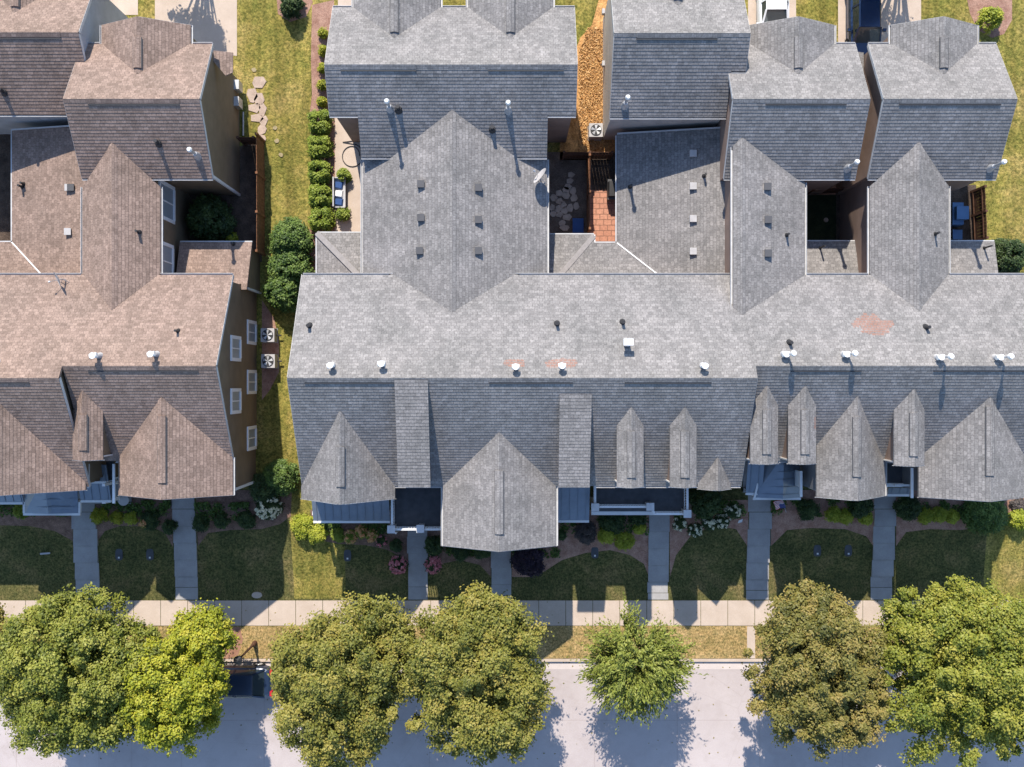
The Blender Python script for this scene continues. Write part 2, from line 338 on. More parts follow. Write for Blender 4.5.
# ------------------------------------------------------------------ terrain and ground sheets
def terr(y): return 0.6*min(1, max(0, (y+10.8)/3.8))
def sheet(name, px, mat, lift, zpx=None, world=False, kind='structure', label=None, cat=None):
    pts = px if world else [W(x, y, terr(WY(y, .3)))[:2] for x, y in px]
    bm = bmesh.new(); f = bm.faces.new([bm.verts.new((p[0], p[1], 0)) for p in pts])
    bmesh.ops.triangulate(bm, faces=bm.faces[:])
    for yy in (-10.8, -7.0):
        bmesh.ops.bisect_plane(bm, geom=bm.verts[:]+bm.edges[:]+bm.faces[:], plane_co=(0, yy, 0), plane_no=(0, 1, 0))
    for v in bm.verts: v.co.z = terr(v.co.y)+lift
    bmesh.ops.recalc_face_normals(bm, faces=bm.faces)
    if sum(f.normal.z for f in bm.faces) < 0: bmesh.ops.reverse_faces(bm, faces=bm.faces[:])
    me = bpy.data.meshes.new(name); bm.to_mesh(me); bm.free(); me.materials.append(mat)
    o = bpy.data.objects.new(name, me); COL.objects.link(o); o['kind'] = kind
    if label: o['label'] = label; o['category'] = cat
    return o
YK = WY(661.5, 0)      # kerb line
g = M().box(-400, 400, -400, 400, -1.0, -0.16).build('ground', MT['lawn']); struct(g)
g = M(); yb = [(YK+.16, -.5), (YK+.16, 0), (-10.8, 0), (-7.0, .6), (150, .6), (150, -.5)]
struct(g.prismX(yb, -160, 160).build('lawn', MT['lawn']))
struct(M().box(-160, 160, YK-9.2, YK-.02, -.5, -.13).build('street', MT['street']))
struct(M().box(-160, 160, YK-.01, YK+.15, -.5, .012).build('kerb', MT['concrete']))
g = M()
xx = -60.0
while xx < 60:
    g.box(xx, xx+1.47, WY(625.5, 0), WY(600.5, 0), -.2, .016); xx += 1.5
struct(g.build('sidewalk', MT['concrete']))
struct(M().box(-160, 160, YK-.47, YK-.025, -.3, -.125).build('kerb_channel', MT['gutterpan']))
sheet('verge', [(-80, WY(626, 0)), (80, WY(626, 0)), (80, YK+.17), (-80, YK+.17)], MT['verge'], .006, world=True)
for q in ([(-100, -5.8), (-14.3, -5.8), (-14.3, 100), (-100, 100)], [(-14.3, -2.0), (25.3, -2.0), (25.3, 100), (-14.3, 100)], [(25.3, -2.0), (100, -2), (100, 100), (25.3, 100)], [(26.2, -11.95), (100, -11.95), (100, -2), (26.2, -2)], [(-14.3, -2.0), (-14.3, -6.8), (-9.2, -6.8), (-9.2, -2.0)], [(-12.25, -6.8), (-12.1, -11.95), (-9.25, -11.95), (-9.25, -6.8)]):
    sheet('lawn', q, MT['rear_and_sunlit_lawn'], .005, world=True)  # front strips take this brighter grass, sunlight put into their colour
# verge crossings and ramp
g = M()
for a, b in ((747, 755), (173, 190)): g.box(WX(a, 0), WX(b, 0), YK+.18, WY(626, 0)-.02, -.1, .018)
struct(g.build('path', MT['concrete']))
sheet('ramp', [(172, 626), (240, 627), (243, 640), (238, 655), (228, 659), (172, 659)], MT['clay'], .012)
# driveways and alley
for nm, px in (('driveway', [(155, -20), (237, -20), (237, 56), (155, 48)]), ('driveway', [(878, -20), (921, -20), (921, 50), (838, 50), (838, -20)]), ('driveway', [(748, -20), (796, -20), (796, 45), (748, 45)]),
               ('driveway', [(338, -20), (352, -20), (352, 20), (338, 20)]), ('driveway', [(100, -20), (138, -20), (138, 15), (100, 15)])):
    sheet(nm, px, MT['concrete'], .018)
sheet('path', [(335, 112), (366, 112), (366, 240), (335, 240)], MT['concrete'], .02)
# beds
sheet('mulch_bed', [(0, 495), (73, 495), (73, 541), (55, 531), (30, 526), (-40, 524), (-40, 495)], MT['mulch'], .012)
sheet('mulch_bed', [(96, 495), (173, 495), (173, 547), (165, 533), (150, 526), (120, 526), (105, 531), (97, 542)], MT['mulch'], .012)
sheet('mulch_bed', [(196, 490), (292, 490), (291, 516), (280, 524), (262, 529), (230, 530), (208, 533), (198, 546)], MT['mulch'], .012)
sheet('mulch_bed', [(310, 510), (408, 510), (408, 568), (400, 556), (385, 549), (365, 545), (340, 544), (318, 540)], MT['mulch'], .012)
sheet('mulch_bed', [(427, 530), (491, 530), (491, 577), (480, 565), (460, 560), (440, 564), (428, 574)], MT['mulch'], .012)
sheet('mulch_bed', [(511, 510), (649, 510), (649, 577), (644, 564), (630, 555), (610, 550), (585, 553), (562, 560), (545, 571), (530, 577), (512, 577)], MT['redmulch'], .012)
sheet('mulch_bed', [(669, 500), (748, 500), (748, 547), (736, 529), (715, 526), (692, 534), (676, 555), (670, 577)], MT['redmulch'], .012)
sheet('mulch_bed', [(770, 490), (874, 490), (874, 547), (866, 536), (845, 529), (810, 528), (787, 530), (771, 546)], MT['redmulch'], .012)
sheet('mulch_bed', [(895, 490), (1030, 490), (1030, 515), (990, 526), (960, 530), (930, 529), (906, 532), (896, 546)], MT['redmulch'], .012)
sheet('mulch_bed', [(262, 300), (274, 318), (279, 340), (279, 372), (270, 390), (262, 400)], MT['redmulch'], .012)
sheet('mulch_bed', [(312, 5), (334, 0), (336, 112), (336, 300), (312, 300), (306, 240), (314, 215), (312, 150), (309, 120), (312, 95), (311, 60)], MT['redmulch'], .011)
sheet('mulch_bed', [(276, -10), (306, -10), (313, 2), (306, 17), (290, 22), (278, 14)], MT['redmulch'], .012)
sheet('mulch_bed', [(965, -10), (1012, -10), (1012, 20), (1004, 34), (992, 38), (978, 30), (970, 14)], MT['redmulch'], .012)
sheet('pine_straw', [(575, 52), (580, 38), (592, 25), (600, -5), (613, -5), (615, 160), (560, 160), (560, 120), (575, 112)], MT['straw'], .012, kind='stuff', label='orange pine straw covering the side yard', cat='pine straw')
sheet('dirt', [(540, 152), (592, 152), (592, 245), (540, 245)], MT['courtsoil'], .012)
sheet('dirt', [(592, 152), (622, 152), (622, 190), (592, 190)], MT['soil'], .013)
sheet('path', [(590, 190), (620, 190), (620, 252), (590, 252)], MT['redpav'], .016)
sheet('dirt', [(-30, 120), (30, 120), (30, 260), (-30, 260)], MT['soil'], .012)
sheet('dirt', [(165, 175), (262, 138), (262, 262), (165, 262)], MT['soil'], .012)
sheet('dirt', [(800, 160), (880, 95), (880, 280), (800, 280)], MT['clay'], .010)
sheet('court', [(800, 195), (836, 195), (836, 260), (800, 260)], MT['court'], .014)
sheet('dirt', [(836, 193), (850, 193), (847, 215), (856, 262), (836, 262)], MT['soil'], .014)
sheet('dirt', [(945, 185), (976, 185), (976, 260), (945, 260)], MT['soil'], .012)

# ------------------------------------------------------------------ building helpers
def gutterX(x0, x1, y, z, s_):               # along X on the side s_ of y
    return M().prismX([(y+s_*.004, z-.13), (y+s_*.105, z-.13), (y+s_*.105, z-.025), (y+s_*.085, z-.025), (y+s_*.085, z-.115), (y+s_*.004, z-.115)], x0, x1)
def gutterY(x, y0, y1, z, s_):
    return M().prismY([(x+s_*.004, z-.13), (x+s_*.105, z-.13), (x+s_*.105, z-.025), (x+s_*.085, z-.025), (x+s_*.085, z-.115), (x+s_*.004, z-.115)], y0, y1)
def gable(root, xl, zl, xr, zr, xm, zm, A, B, mat, name='roof', th=.15, vent=None, cap=True, rake=None, gut='', wall=None, zb=0.6, wl=.22, tr=True, label=None, sid=None):
    """gable running north-south; A(z), B(z) give its south and north end for a height"""
    m = M()
    m.sslab([(xl, A(zl), zl), (xm, A(zm), zm), (xm, B(zm), zm), (xl, B(zl), zl)], th)
    m.sslab([(xm, A(zm), zm), (xr, A(zr), zr), (xr, B(zr), zr), (xm, B(zm), zm)], th)
    ro = m.build(name, mat, root)
    if label: ro['label'] = label
    if cap:
        c = M(); k = (zm-zl)/max(.01, xm-xl); k2 = (zm-zr)/max(.01, xr-xm); w = .2
        c.slab([(xm-w, A(zm-.05), zm-k*w+.03), (xm, A(zm)-.001, zm+.03), (xm, B(zm)-.03, zm+.03), (xm-w, B(zm)-.1, zm-k*w+.03)], .03)
        c.slab([(xm, A(zm)-.001, zm+.03), (xm+w, A(zm-.05), zm-k2*w+.03), (xm+w, B(zm)-.1, zm-k2*w+.03), (xm, B(zm)-.03, zm+.03)], .03)
        c.build('ridge_cap', mat, ro)
    if vent:
        v = M(); y0, y1 = vent; k = (zm-zl)/(xm-xl)*.8; w = .19
        v.slab([(xm-w, y0, zm-k*w+.10), (xm, y0, zm+.10), (xm, y1, zm+.10), (xm-w, y1, zm-k*w+.10)], .095)
        v.slab([(xm, y0, zm+.10), (xm+w, y0, zm-k*w+.10), (xm+w, y1, zm-k*w+.10), (xm, y1, zm+.10)], .095)
        vo = v.build('ridge_vent', mat, ro); e = w+.03
        for s_ in (-1, 1): M().beam((xm+s_*(w+.012), y0, zm-k*w+.045), (xm+s_*(w+.012), y1, zm-k*w+.045), .03 if s_ < 0 else .05, .03).build('vent_slot_shade', MT['vent'], ro)  # slot edges painted dark, wider on the side away from the sun
    if rake is not None:                          # white boards on the free end
        r = M(); s_ = -1 if rake == 'A' else 1; E = A if rake == 'A' else B
        r.beam((xl, E(zl)+s_*.01, zl-.14), (xm, E(zm)+s_*.01, zm-.14), .014, .2, (0, 0, 1)); r.beam((xm, E(zm)+s_*.01, zm-.14), (xr, E(zr)+s_*.01, zr-.14), .014, .2, (0, 0, 1))
        r.build('rake_board', MT['gutter'], ro)
    for ch in gut:
        x, z, s_ = (xl, zl, -1) if ch == 'l' else (xr, zr, 1)
        q = gutterY(x, A(z), B(z), z, s_)
        q.build('gutter', MT['gutter'], ro)
    if wall:
        y0, y1 = wall; kl = (zm-zl)/(xm-xl); kr = (zm-zr)/(xr-xm); d = th+.03
        prof = [(xl+wl, zb), (xr-wl, zb), (xr-wl, zr+kr*wl-d), (xm, zm-d), (xl+wl, zl+kl*wl-d)]
        M().prismY(prof, y0, y1).build('wall', sid, root)
    return ro
def ew_roof(root, x0, x1, ye_s, ze_s, yr, zr, ye_n, ze_n, mat, th=.17, vents=(), gut_n=(), gut_s=(), rakes='', split_s=None):
    """main roof with an east-west ridge"""
    m = M()
    m.sslab([(x0, yr, zr), (x1, yr, zr), (x1, ye_n, ze_n), (x0, ye_n, ze_n)], th)
    for (a, b, ye, ze) in (split_s or [(x0, x1, ye_s, ze_s)]):
        m.sslab([(a, ye, ze), (b, ye, ze), (b, yr, zr), (a, yr, zr)], th)
    ro = m.build('roof', mat, root)
    kn = (zr-ze_n)/(ye_n-yr); ks = (zr-ze_s)/(yr-ye_s); w = .15
    c = M(); c.slab([(x0, yr, zr+.012), (x1, yr, zr+.012), (x1, yr+w, zr-kn*w+.012), (x0, yr+w, zr-kn*w+.012)], .03)
    c.slab([(x0, yr-w, zr-ks*w+.012), (x1, yr-w, zr-ks*w+.012), (x1, yr, zr+.012), (x0, yr, zr+.012)], .03)
    c.build('ridge_cap', mat, ro)
    for a, b in vents:
        v = M(); w = .2
        v.slab([(a, yr, zr+.03), (b, yr, zr+.03), (b, yr+w, zr-kn*w+.03), (a, yr+w, zr-kn*w+.03)], .06)
        v.slab([(a, yr-w, zr-ks*w+.03), (b, yr-w, zr-ks*w+.03), (b, yr, zr+.03), (a, yr, zr+.03)], .06)
        v.build('ridge_vent', mat, ro)
        M().beam((a, yr-w-.035, zr-ks*(w+.035)+.016), (b, yr-w-.035, zr-ks*(w+.035)+.016), .075, .025).build('vent_slot_shade', MT['black'], ro)  # open vent edge on the shady side, its darkness painted as black strip
    for a, b in gut_n: gutterX(a, b, ye_n, ze_n, 1).build('gutter', MT['gutter'], ro)
    for g_ in gut_s:
        a, b = g_[:2]; ye, ze = g_[2:] if len(g_) > 2 else (ye_s, ze_s)
        gutterX(a, b, ye, ze, -1).build('gutter', MT['gutter'], ro)
    for ch in rakes:
        x = x0-.008 if ch in 'lL' else x1+.008
        yes, zes = (ye_s, ze_s)
        if split_s: yes, zes = (split_s[0] if ch in 'lL' else split_s[-1])[2:]
        r = M().beam((x, yes, zes-.13), (x, yr, zr-.13), .013, .2)
        if ch in 'lr': r.beam((x, yr, zr-.13), (x, ye_n, ze_n-.13), .013, .2)
        r.build('rake_board', MT['gutter'], ro)
    return ro
def shed(root, pts, mat, name='roof', th=.13, gutters=()):
    ro = M().sslab(pts, th).build(name, mat, root)
    for a, b in gutters:
        M().beam((a[0], a[1], a[2]-.07), (b[0], b[1], b[2]-.07), .06, .09).build('gutter', MT['gutter'], ro)
    return ro
def metal_roof(root, x0, x1, yt, zt, yb_, zb_, name='porch_roof', fascia=True, seam=.42):
    m = M().slab([(x0, yb_, zb_), (x1, yb_, zb_), (x1, yt, zt), (x0, yt, zt)], .08)
    x = x0+seam*.5
    while x < x1-.05:
        m.beam((x, yb_+.01, zb_+.02), (x, yt-.01, zt+.02), .03, .05); x += seam
    ro = m.build(name, MT['metal'], root)
    if fascia: M().box(x0, x1, yb_-.13, yb_-.01, zb_-.14, zb_+.0).build('gutter', MT['white'], ro)
    return ro
def window(root, c, axis, w, h, d=1, shade='blind'):
    """window on a wall; axis 'x' faces +-X (d), 'y' faces +-Y"""
    f = M(); x, y, z = c
    def bx(mm, u0, u1, z0, z1, t0, t1):
        a, b = sorted((t0*d, t1*d))
        if axis == 'x': mm.box(x+a, x+b, y+u0, y+u1, z+z0, z+z1)
        else: mm.box(x+u0, x+u1, y+a, y+b, z+z0, z+z1)
    t = .17
    bx(f, -w/2-t, -w/2, -h/2-t, h/2+t, 0, .07); bx(f, w/2, w/2+t, -h/2-t, h/2+t, 0, .07)
    bx(f, -w/2, w/2, h/2, h/2+t, 0, .07); bx(f, -w/2, w/2, -h/2-t, -h/2, 0, .09); bx(f, -.03, .03, -h/2, h/2, .0, .06); _ = 0
    wo = f.build('window', MT['winw'], root)
    p = M(); bx(p, -w/2, w/2, -h/2, h/2, .003, .02); p.build('pane', MT[shade], wo)
    return wo
def door(root, c, d=-1, w=.95, h=2.1):
    x, y, z = c; f = M(); 
    for a, b, z0, z1 in ((-w/2-.1, -w/2, 0, h+.1), (w/2, w/2+.1, 0, h+.1), (-w/2, w/2, h, h+.1)): f.box(x+a, x+b, *sorted((y, y+d*.07)), z+z0, z+z1)
    fo = f.build('door', MT['white'], root)
    q = M().box(x-w/2, x+w/2, *sorted((y+d*.003, y+d*.035)), z, z+h); q.build('door_leaf', MT['dkwood'], fo)
    M().box(x+w/2-.14, x+w/2-.08, *sorted((y+d*.035, y+d*.09)), z+.95, z+1.1).build('handle', MT['galv'], fo)
def onp(px, py, fn):
    z = 6.0
    for _ in range(30): X, Y, z0 = W(px, py, z); z = .5*z+.5*fn(X, Y)
    return Vector(W(px, py, z))
def boxvent(root, px, py, fn, white=False):
    p = onp(px, py, fn); m = M()
    m.solid([(p.x-.17, p.y-.17, p.z-.15), (p.x+.17, p.y-.17, p.z-.15), (p.x+.17, p.y+.17, p.z-.15), (p.x-.17, p.y+.17, p.z-.15)], [(p.x-.155, p.y-.155, p.z+.15)]+[(p.x+.155, p.y-.155, p.z+.15), (p.x+.155, p.y+.155, p.z+.15), (p.x-.155, p.y+.155, p.z+.15)])
    m.box(p.x-.175, p.x+.175, p.y-.175, p.y+.175, p.z+.15, p.z+.2)
    m.build('roof_vent', MT['ventw' if white else 'vent'], root)
def pipe(root, px, py, fn, h=.45, r=.06, dark=True):
    p = onp(px, py, fn); m = M(); m.tube(p-Vector((0, 0, .1)), p+Vector((0, 0, .12)), r*2.4, r*1.3); m.tube(p+Vector((0, 0, .1)), p+Vector((0, 0, h)), r)
    m.build('vent_pipe', MT['black' if dark else 'galv'], root)
def flue(root, px, py, fn, h=1.4, r=.075):
    p = onp(px, py, fn); m = M(); z = Vector((0, 0, 1))
    m.tube(p-z*.2, p+z*.42, .24, .1, 14); m.tube(p+z*.4, p+z*h, r, r, 12); o = m.build('flue_pipe', MT['galv'], root)
    c = M(); c.tube(p+z*(h-.02), p+z*(h+.06), r*1.2, r*1.75, 12).tube(p+z*(h+.06), p+z*(h+.2), r*1.75, r*1.2, 12); c.build('cap', MT['white'], o)
def teevent(root, px, py, fn, h=.55, cap='white', ang=0.0):
    """white T shaped vent near the ridge"""
    p = onp(px, py, fn); z = Vector((0, 0, 1)); m = M(); u = Vector((math.cos(ang), math.sin(ang), 0))
    m.tube(p-z*.2, p+z*.3, .2, .1, 12); m.tube(p+z*.28, p+z*h, .085, .085, 12); o = m.build('flue_pipe', MT['ventw'], root)
    c = M(); q = p+z*h; c.tube(q-u*.17, q+u*.17, .12, .12, 12); c.tube(q+z*.02, q+z*.16, .1, .15, 12); c.build('cap', MT['white'], o)
def dish(root_label, px, py, fn, r=.36, az=3.6, sc_=1.0):
    p = onp(px, py, fn); t = thing('satellite_dish', root_label, 'satellite dish', p)
    z = Vector((0, 0, 1)); m = M(); m.path([p-z*.05, p+z*.45, p+z*.75+Vector((0, -.06, 0))], [.035, .035, .03]); m.tube(p+Vector((-.35, -.2, -.1)), p+z*.4, .018); m.tube(p+Vector((.35, -.2, -.1)), p+z*.4, .018); m.build('mast', MT['galv'], t)
    d = Vector((math.cos(az)*.92, math.sin(az)*.92, .4)).normalized(); c = p+z*.85; u = d.cross(z).normalized(); v = u.cross(d)
    q = M(); rings = []
    for k in range(6):
        rr = r*k/5; dp = .22*(rr/r)**2*r; rings.append([c+d*dp+(u*math.cos(a*math.pi/12)*1.15+v*math.sin(a*math.pi/12))*max(rr, .01) for a in range(24)])
    for k in range(5):
        for a in range(24):
            q.poly([rings[k][a], rings[k][(a+1) % 24], rings[k+1][(a+1) % 24], rings[k+1][a]])
            q.poly([x-d*.012 for x in (rings[k][a], rings[k+1][a], rings[k+1][(a+1) % 24], rings[k][(a+1) % 24])])
    q.build('reflector', MT['ventw'], t)
    M().tube(c-v*r*.9, c+d*.42-v*.02, .014).tube(c+d*.40-v*.02, c+d*.5-v*.02, .045).build('feed_arm', MT['galv'], t)
def balcony(root, x0, x1, y0, y1, zd, sides='lfr', posts=(), step=None, h=1.0):
    d = M().box(x0+.08, x1-.08, y0+.1, y1, zd-.12, zd).build('balcony', MT['slate'], root)
    tr = M(); tr.box(x0-.06, x1+.06, y0-.1, y0+.09, zd-.32, zd-.06); tr.build('fascia', MT['white'], d)
    def rail(p, q):
        m = M(); p, q = Vector(p), Vector(q)
        m.beam(p+Vector((0, 0, h)), q+Vector((0, 0, h)), .11, .06); m.beam(p+Vector((0, 0, .12)), q+Vector((0, 0, .12)), .05, .06)
        L = (q-p).length; n_ = max(2, int(L/.13))
        for k in range(1, n_):
            c = p+(q-p)*k/n_; m.box(c.x-.018, c.x+.018, c.y-.018, c.y+.018, zd+.14, zd+h-.03)
        m.build('railing', MT['white'], d)
    if step is None:
        if 'f' in sides: rail((x0+.05, y0+.1, zd), (x1-.05, y0+.1, zd))
    else:
        xs, ys = step
        rail((x0+.05, y0+.1+ys, zd), (xs, y0+.1+ys, zd)); rail((xs, y0+.1+ys, zd), (xs+.25, y0+.1, zd)); rail((xs+.25, y0+.1, zd), (x1-.05, y0+.1, zd))
    ye = y0+.1
    if 'l' in sides: rail((x0+.05, ye+(step[1] if step else 0), zd), (x0+.05, y1-.05, zd))
    if 'r' in sides: rail((x1-.05, ye, zd), (x1-.05, y1-.05, zd))
    for px, py in posts:
        M().box(px-.14, px+.14, py-.14, py+.14, 0.5, zd+h+.1).box(px-.2, px+.2, py-.2, py+.2, zd+h+.1, zd+h+.16).build('post', MT['gutter'], d)
    return d
def dormer(root, xc, hw, zev, zap, yf, plane_y, mat, sid, vent=True):
    """gabled dormer with side walls standing on the front slope"""
    w = M(); k = (zap-zev)/hw; i = .13
    prof = [(xc-hw+i, zev-2.6), (xc+hw-i, zev-2.6), (xc+hw-i, zev+k*i-.16), (xc, zap-.16), (xc-hw+i, zev+k*i-.16)]
    w.prismY(prof, yf+.18, plane_y(zap-.3)); wo = w.build('dormer', sid, root)
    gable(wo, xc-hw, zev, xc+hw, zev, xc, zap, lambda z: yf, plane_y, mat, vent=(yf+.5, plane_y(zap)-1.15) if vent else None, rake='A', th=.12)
    window(wo, (xc, yf+.18, zev-.55), 'y', .6, 1.0, -1)
    for s_ in (-1, 1): M().beam((xc+s_*(hw-.1), yf+.16, zev-2.3), (xc+s_*(hw-.1), yf+.16, zev-.1), .08, .06).build('corner_board', MT['white'], wo)
const = lambda c: (lambda z: c)
S = .643
# plane functions of the two ridge heights
ZW, YW, ZE, YE = 9.3, .256, 8.94, .82
yB = lambda z: 5.39-(z-6.0)/S                               # rear plane: Y at height
zB = lambda X, Y: 6.0+S*(5.39-Y)
yFW = lambda z: YW-(ZW-z)/S; zFW = lambda X, Y: ZW-S*(YW-Y)
yFE = lambda z: YE-(ZE-z)/S; zFE = lambda X, Y: ZE-S*(YE-Y)
capB = lambda z: min(yB(z), 5.05)

def main_block(root, x0, x1, west, mat, sid, vents, gut_n, gut_s, rakes, ye_s):
    yr, zr = (YW, ZW) if west else (YE, ZE); zes = zr-S*(yr-ye_s)
    ro = ew_roof(root, x0, x1, ye_s, zes, yr, zr, 5.39, 6.0, mat, vents=vents, gut_n=gut_n, gut_s=gut_s, rakes=rakes)
    d = .2; i = .28
    prof = [(ye_s+i, 0.3), (5.39-i, 0.3), (5.39-i, 6.0+S*i-d), (yr, zr-d), (ye_s+i, zes+S*i-d)]
    M().prismX(prof, x0+.16, x1-.16).build('wall', sid, root)
    return ro

# ------------------------------------------------------------------ brown townhouse, higher unit on the left
bw = thing('townhouse', 'brown shingled townhouse with metal porch roof at the left edge, taller unit', 'townhouse', (-27, 0, .6), 'townhouses in the brown row')
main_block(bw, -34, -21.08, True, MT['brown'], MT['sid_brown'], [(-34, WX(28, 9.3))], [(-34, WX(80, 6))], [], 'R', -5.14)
gable(bw, -27.4, 6.0, -21.2, 6.0, -24.3, 8.6, const(-5.3), yFW, MT['brown'], vent=None, rake='A', gut='', wall=(-5.05, -1), sid=MT['sid_brown'])
for x in (-25.6, -23.0): window(bw, (x, -5.05, 4.6), 'y', 1.0, 1.5, -1)
metal_roof(bw, -33, WX(24, 3.3)-.01, -4.9, 3.95, WY(502, 3.3), 3.3)
# hipped bay of the porch
bx0, bx1, by = WX(25, 3.3), WX(78, 3.3), WY(513, 3.3); xm = (bx0+bx1)/2
m = M(); m.slab([(bx0, by, 3.3), (xm, by, 3.62), (xm, -4.9, 4.3), (bx0, -5.0, 3.4)], .07); m.slab([(xm, by, 3.62), (bx1, by, 3.3), (bx1, -5.0, 3.4), (xm, -4.9, 4.3)], .07)
for k in range(5):
    yy = by+.35+k*.42
    m.beam((bx0+.03, yy, 3.35+(yy-by)*.05), (xm-.05, yy, 3.65+(yy-by)*.32), .03, .04); m.beam((xm+.05, yy, 3.65+(yy-by)*.32), (bx1-.03, yy, 3.35+(yy-by)*.05), .03, .04)
pr = m.build('porch_roof', MT['metal'], bw)
M().box(bx0-.1, bx1+.1, by-.13, by-.01, 3.16, 3.3).box(bx0-.12, bx0-.01, by, WY(502, 3.3), 3.16, 3.3).box(bx1+.01, bx1+.12, by, WY(502, 3.3), 3.16, 3.3).build('gutter', MT['white'], pr)
metal_roof(bw, bx1+.13, WX(111, 3.3), -4.2, 3.95, WY(500, 3.3), 3.3)
for x in (-27, bx0+.1, bx1-.1, -21.4):
    M().box(x-.1, x+.1, -6.3, -6.1, .4, 3.2).build('post', MT['white'], bw)
M().box(-30, -20.9, -6.6, -4.9, .3, .75).build('porch_floor', MT['walk'], bw)
door(bw, (-23.4, -5.05, .75)); window(bw, (-21.9, -5.05, 2.1), 'y', .8, 1.3, -1)
# its courtyard wing (single slope down to the left) and rear lean-to
E0, SL = 3.25, .245
shed(bw, [(WX(12, E0), 7.4, E0), (WX(12, E0), 13.3, E0), (-21.75, 13.3, E0+SL*(-21.75-WX(12, E0))), (-21.75, 5.1, E0+SL*(-21.75-WX(12, E0))), (WX(41, 3.75), WY(274, 3.75), 3.75)], MT['brown'], gutters=[((WX(12, E0)-.05, 7.4, E0), (WX(12, E0)-.05, 13.3, E0))])
shed(bw, [(-34, 7.4, E0), (WX(12, E0), 7.4, E0), (WX(41, 3.75), WY(274, 3.75), 3.75), (-24.6, 5.15, 3.88), (-34, 5.15, 3.88)], MT['brown'], gutters=[((-34, 7.45, E0), (WX(12, E0), 7.45, E0))])
M().beam((WX(12, E0), 7.4, E0+.02), (WX(41.5, 3.78), WY(274.5, 3.78), 3.80), .065, .03).build('valley_flashing', MT['white'], bw)
M().box(WX(12, E0)+.25, -21.6, 5.1, 13.2, .4, 3.1).build('wall', MT['sid_brown'], bw)
M().box(-34, WX(12, E0)+.2, 5.1, 7.15, .4, 3.05).build('wall', MT['sid_brown'], bw)
zl = lambda X, Y: E0+SL*(X-WX(12, E0))
M().beam((WX(12, E0), 13.28, E0+.05), (-21.8, 13.28, zl(-21.8, 0)+.05), .07, .06).build('flashing', MT['gutter'], bw)
boxvent(bw, 69.5, 188, zl, True); boxvent(bw, 69, 232, zl, True); boxvent(bw, 72, 188, zl)
pipe(bw, 22.5, 187, zl, .5); teevent(bw, -3, 362, zB, .8)
pipe(bw, 24, 184, zl, .4)

# brown townhouse, right unit
be = thing('townhouse', 'brown shingled townhouse whose tall brown end wall has five white windows', 'townhouse', (-17.5, 0, .6), 'townhouses in the brown row')
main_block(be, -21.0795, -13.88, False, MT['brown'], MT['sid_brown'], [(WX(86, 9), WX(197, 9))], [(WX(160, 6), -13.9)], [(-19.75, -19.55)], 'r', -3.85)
gable(be, -19.54, 6.05, -13.88, 6.05, -16.75, 8.0, const(-5.55), yFE, MT['brown'], vent=(-4.75, -1.55), rake='A', gut='r', wall=(-5.3, -1), sid=MT['sid_brown'], wl=.2)
M().beam((-13.95, -5.33, .5), (-13.95, -5.33, 6.0), .1, .12).build('corner_board', MT['white'], be)
for x in (-18, -15.4): window(be, (x, -5.3, 4.7), 'y', 1.0, 1.6, -1)
window(be, (-16.7, -5.3, 2.0), 'y', 1.7, 1.5, -1)
for (px, py, z) in ((234, 348.5, 4.95), (234, 401, 4.95), (251.3, 332.5, 1.75), (251.3, 382, 1.75), (250.6, 438, 1.75)):
    window(be, (-14.04, WY(py, z), z), 'x', .95, 1.5, 1)
dormer(be, (WX(100.5, 7.7)+WX(72.5, 7.7))/2, .72, 7.55, 8.2, WY(460, 7.6), yFE, MT['brown'], MT['sid_brown'])
# rear wing between the main roof and the garage
yG2 = lambda z: 13.5-(8.34-z)/S
ZG, YG = 8.34, 13.5
gable(be, -21.37, 5.95, -17.5, 5.95, -19.43, 7.18, yB, lambda z: yG2(z), MT['brown'], gut='lr', wall=(4.9, 10.5), sid=MT['sid_brown'])
for (py, hh) in ((202, 2.0), (262, 1.6)): window(be, (-17.72, WY(py, 4.4), 4.4), 'x', 1.6, hh, 1)
shed(be, [(-17.45, 7.42, 3.1), (WX(252, 3.1), 7.42, 3.1), (-13.72, 4.85, 3.95), (-14.02, 4.85, 3.95), (-14.02, 5.15, 3.86), (-17.45, 5.15, 3.86)], MT['brown'], gutters=[((-17.45, 7.47, 3.1), (WX(252, 3.1), 7.47, 3.1))])
M().box(-17.4, -13.85, 4.95, 7.2, .4, 2.95).build('wall', MT['sid_brown'], be)
M().beam((-13.82, 4.97, .5), (-13.82, 4.97, 3.5), .1, .1).build('corner_board', MT['white'], be)
zwr = lambda X, Y: 7.18-.637*abs(X+19.43)
pipe(be, 139, 232, zwr, .45); pipe(be, 178, 331, zB, .45)
pipe(be, 233.5, 244, lambda X, Y: 3.1+.34*(7.42-Y), .4)
teevent(be, 99.5, 356, zB, .7, ang=.2); teevent(be, 156.5, 354.5, zB, .7, ang=.2)
# small balcony between the dormer and the front gable
balcony(be, WX(87, 3.6), WX(112.5, 3.6), WY(483, 3.6), -3.5, 3.3, 'f')
metal_roof(be, WX(89, 3.2), WX(112, 3.2), WY(484, 3.2), 3.15, WY(499, 3.0), 2.95, fascia=True)
M().box(WX(112.5, 5.5), WX(112.5, 5.5)+.12, WY(500, 4), WY(464, 5.5), 5.4, 5.52).build('gutter', MT['white'], be)
M().box(WX(86.5, 5.5), WX(86.5, 5.5)+.12, WY(487, 5), WY(464, 5.5), 5.4, 5.52).build('gutter', MT['white'], be)
for s_ in (0, 1): M().box(WX(86.6, 4)+s_*1.28, WX(86.6, 4)+s_*1.28+.14, WY(484, 4), WY(484, 4)+.14, .4, 5.2).build('post', MT['white'], be)
door(be, (-20.2, -3.58, .6))

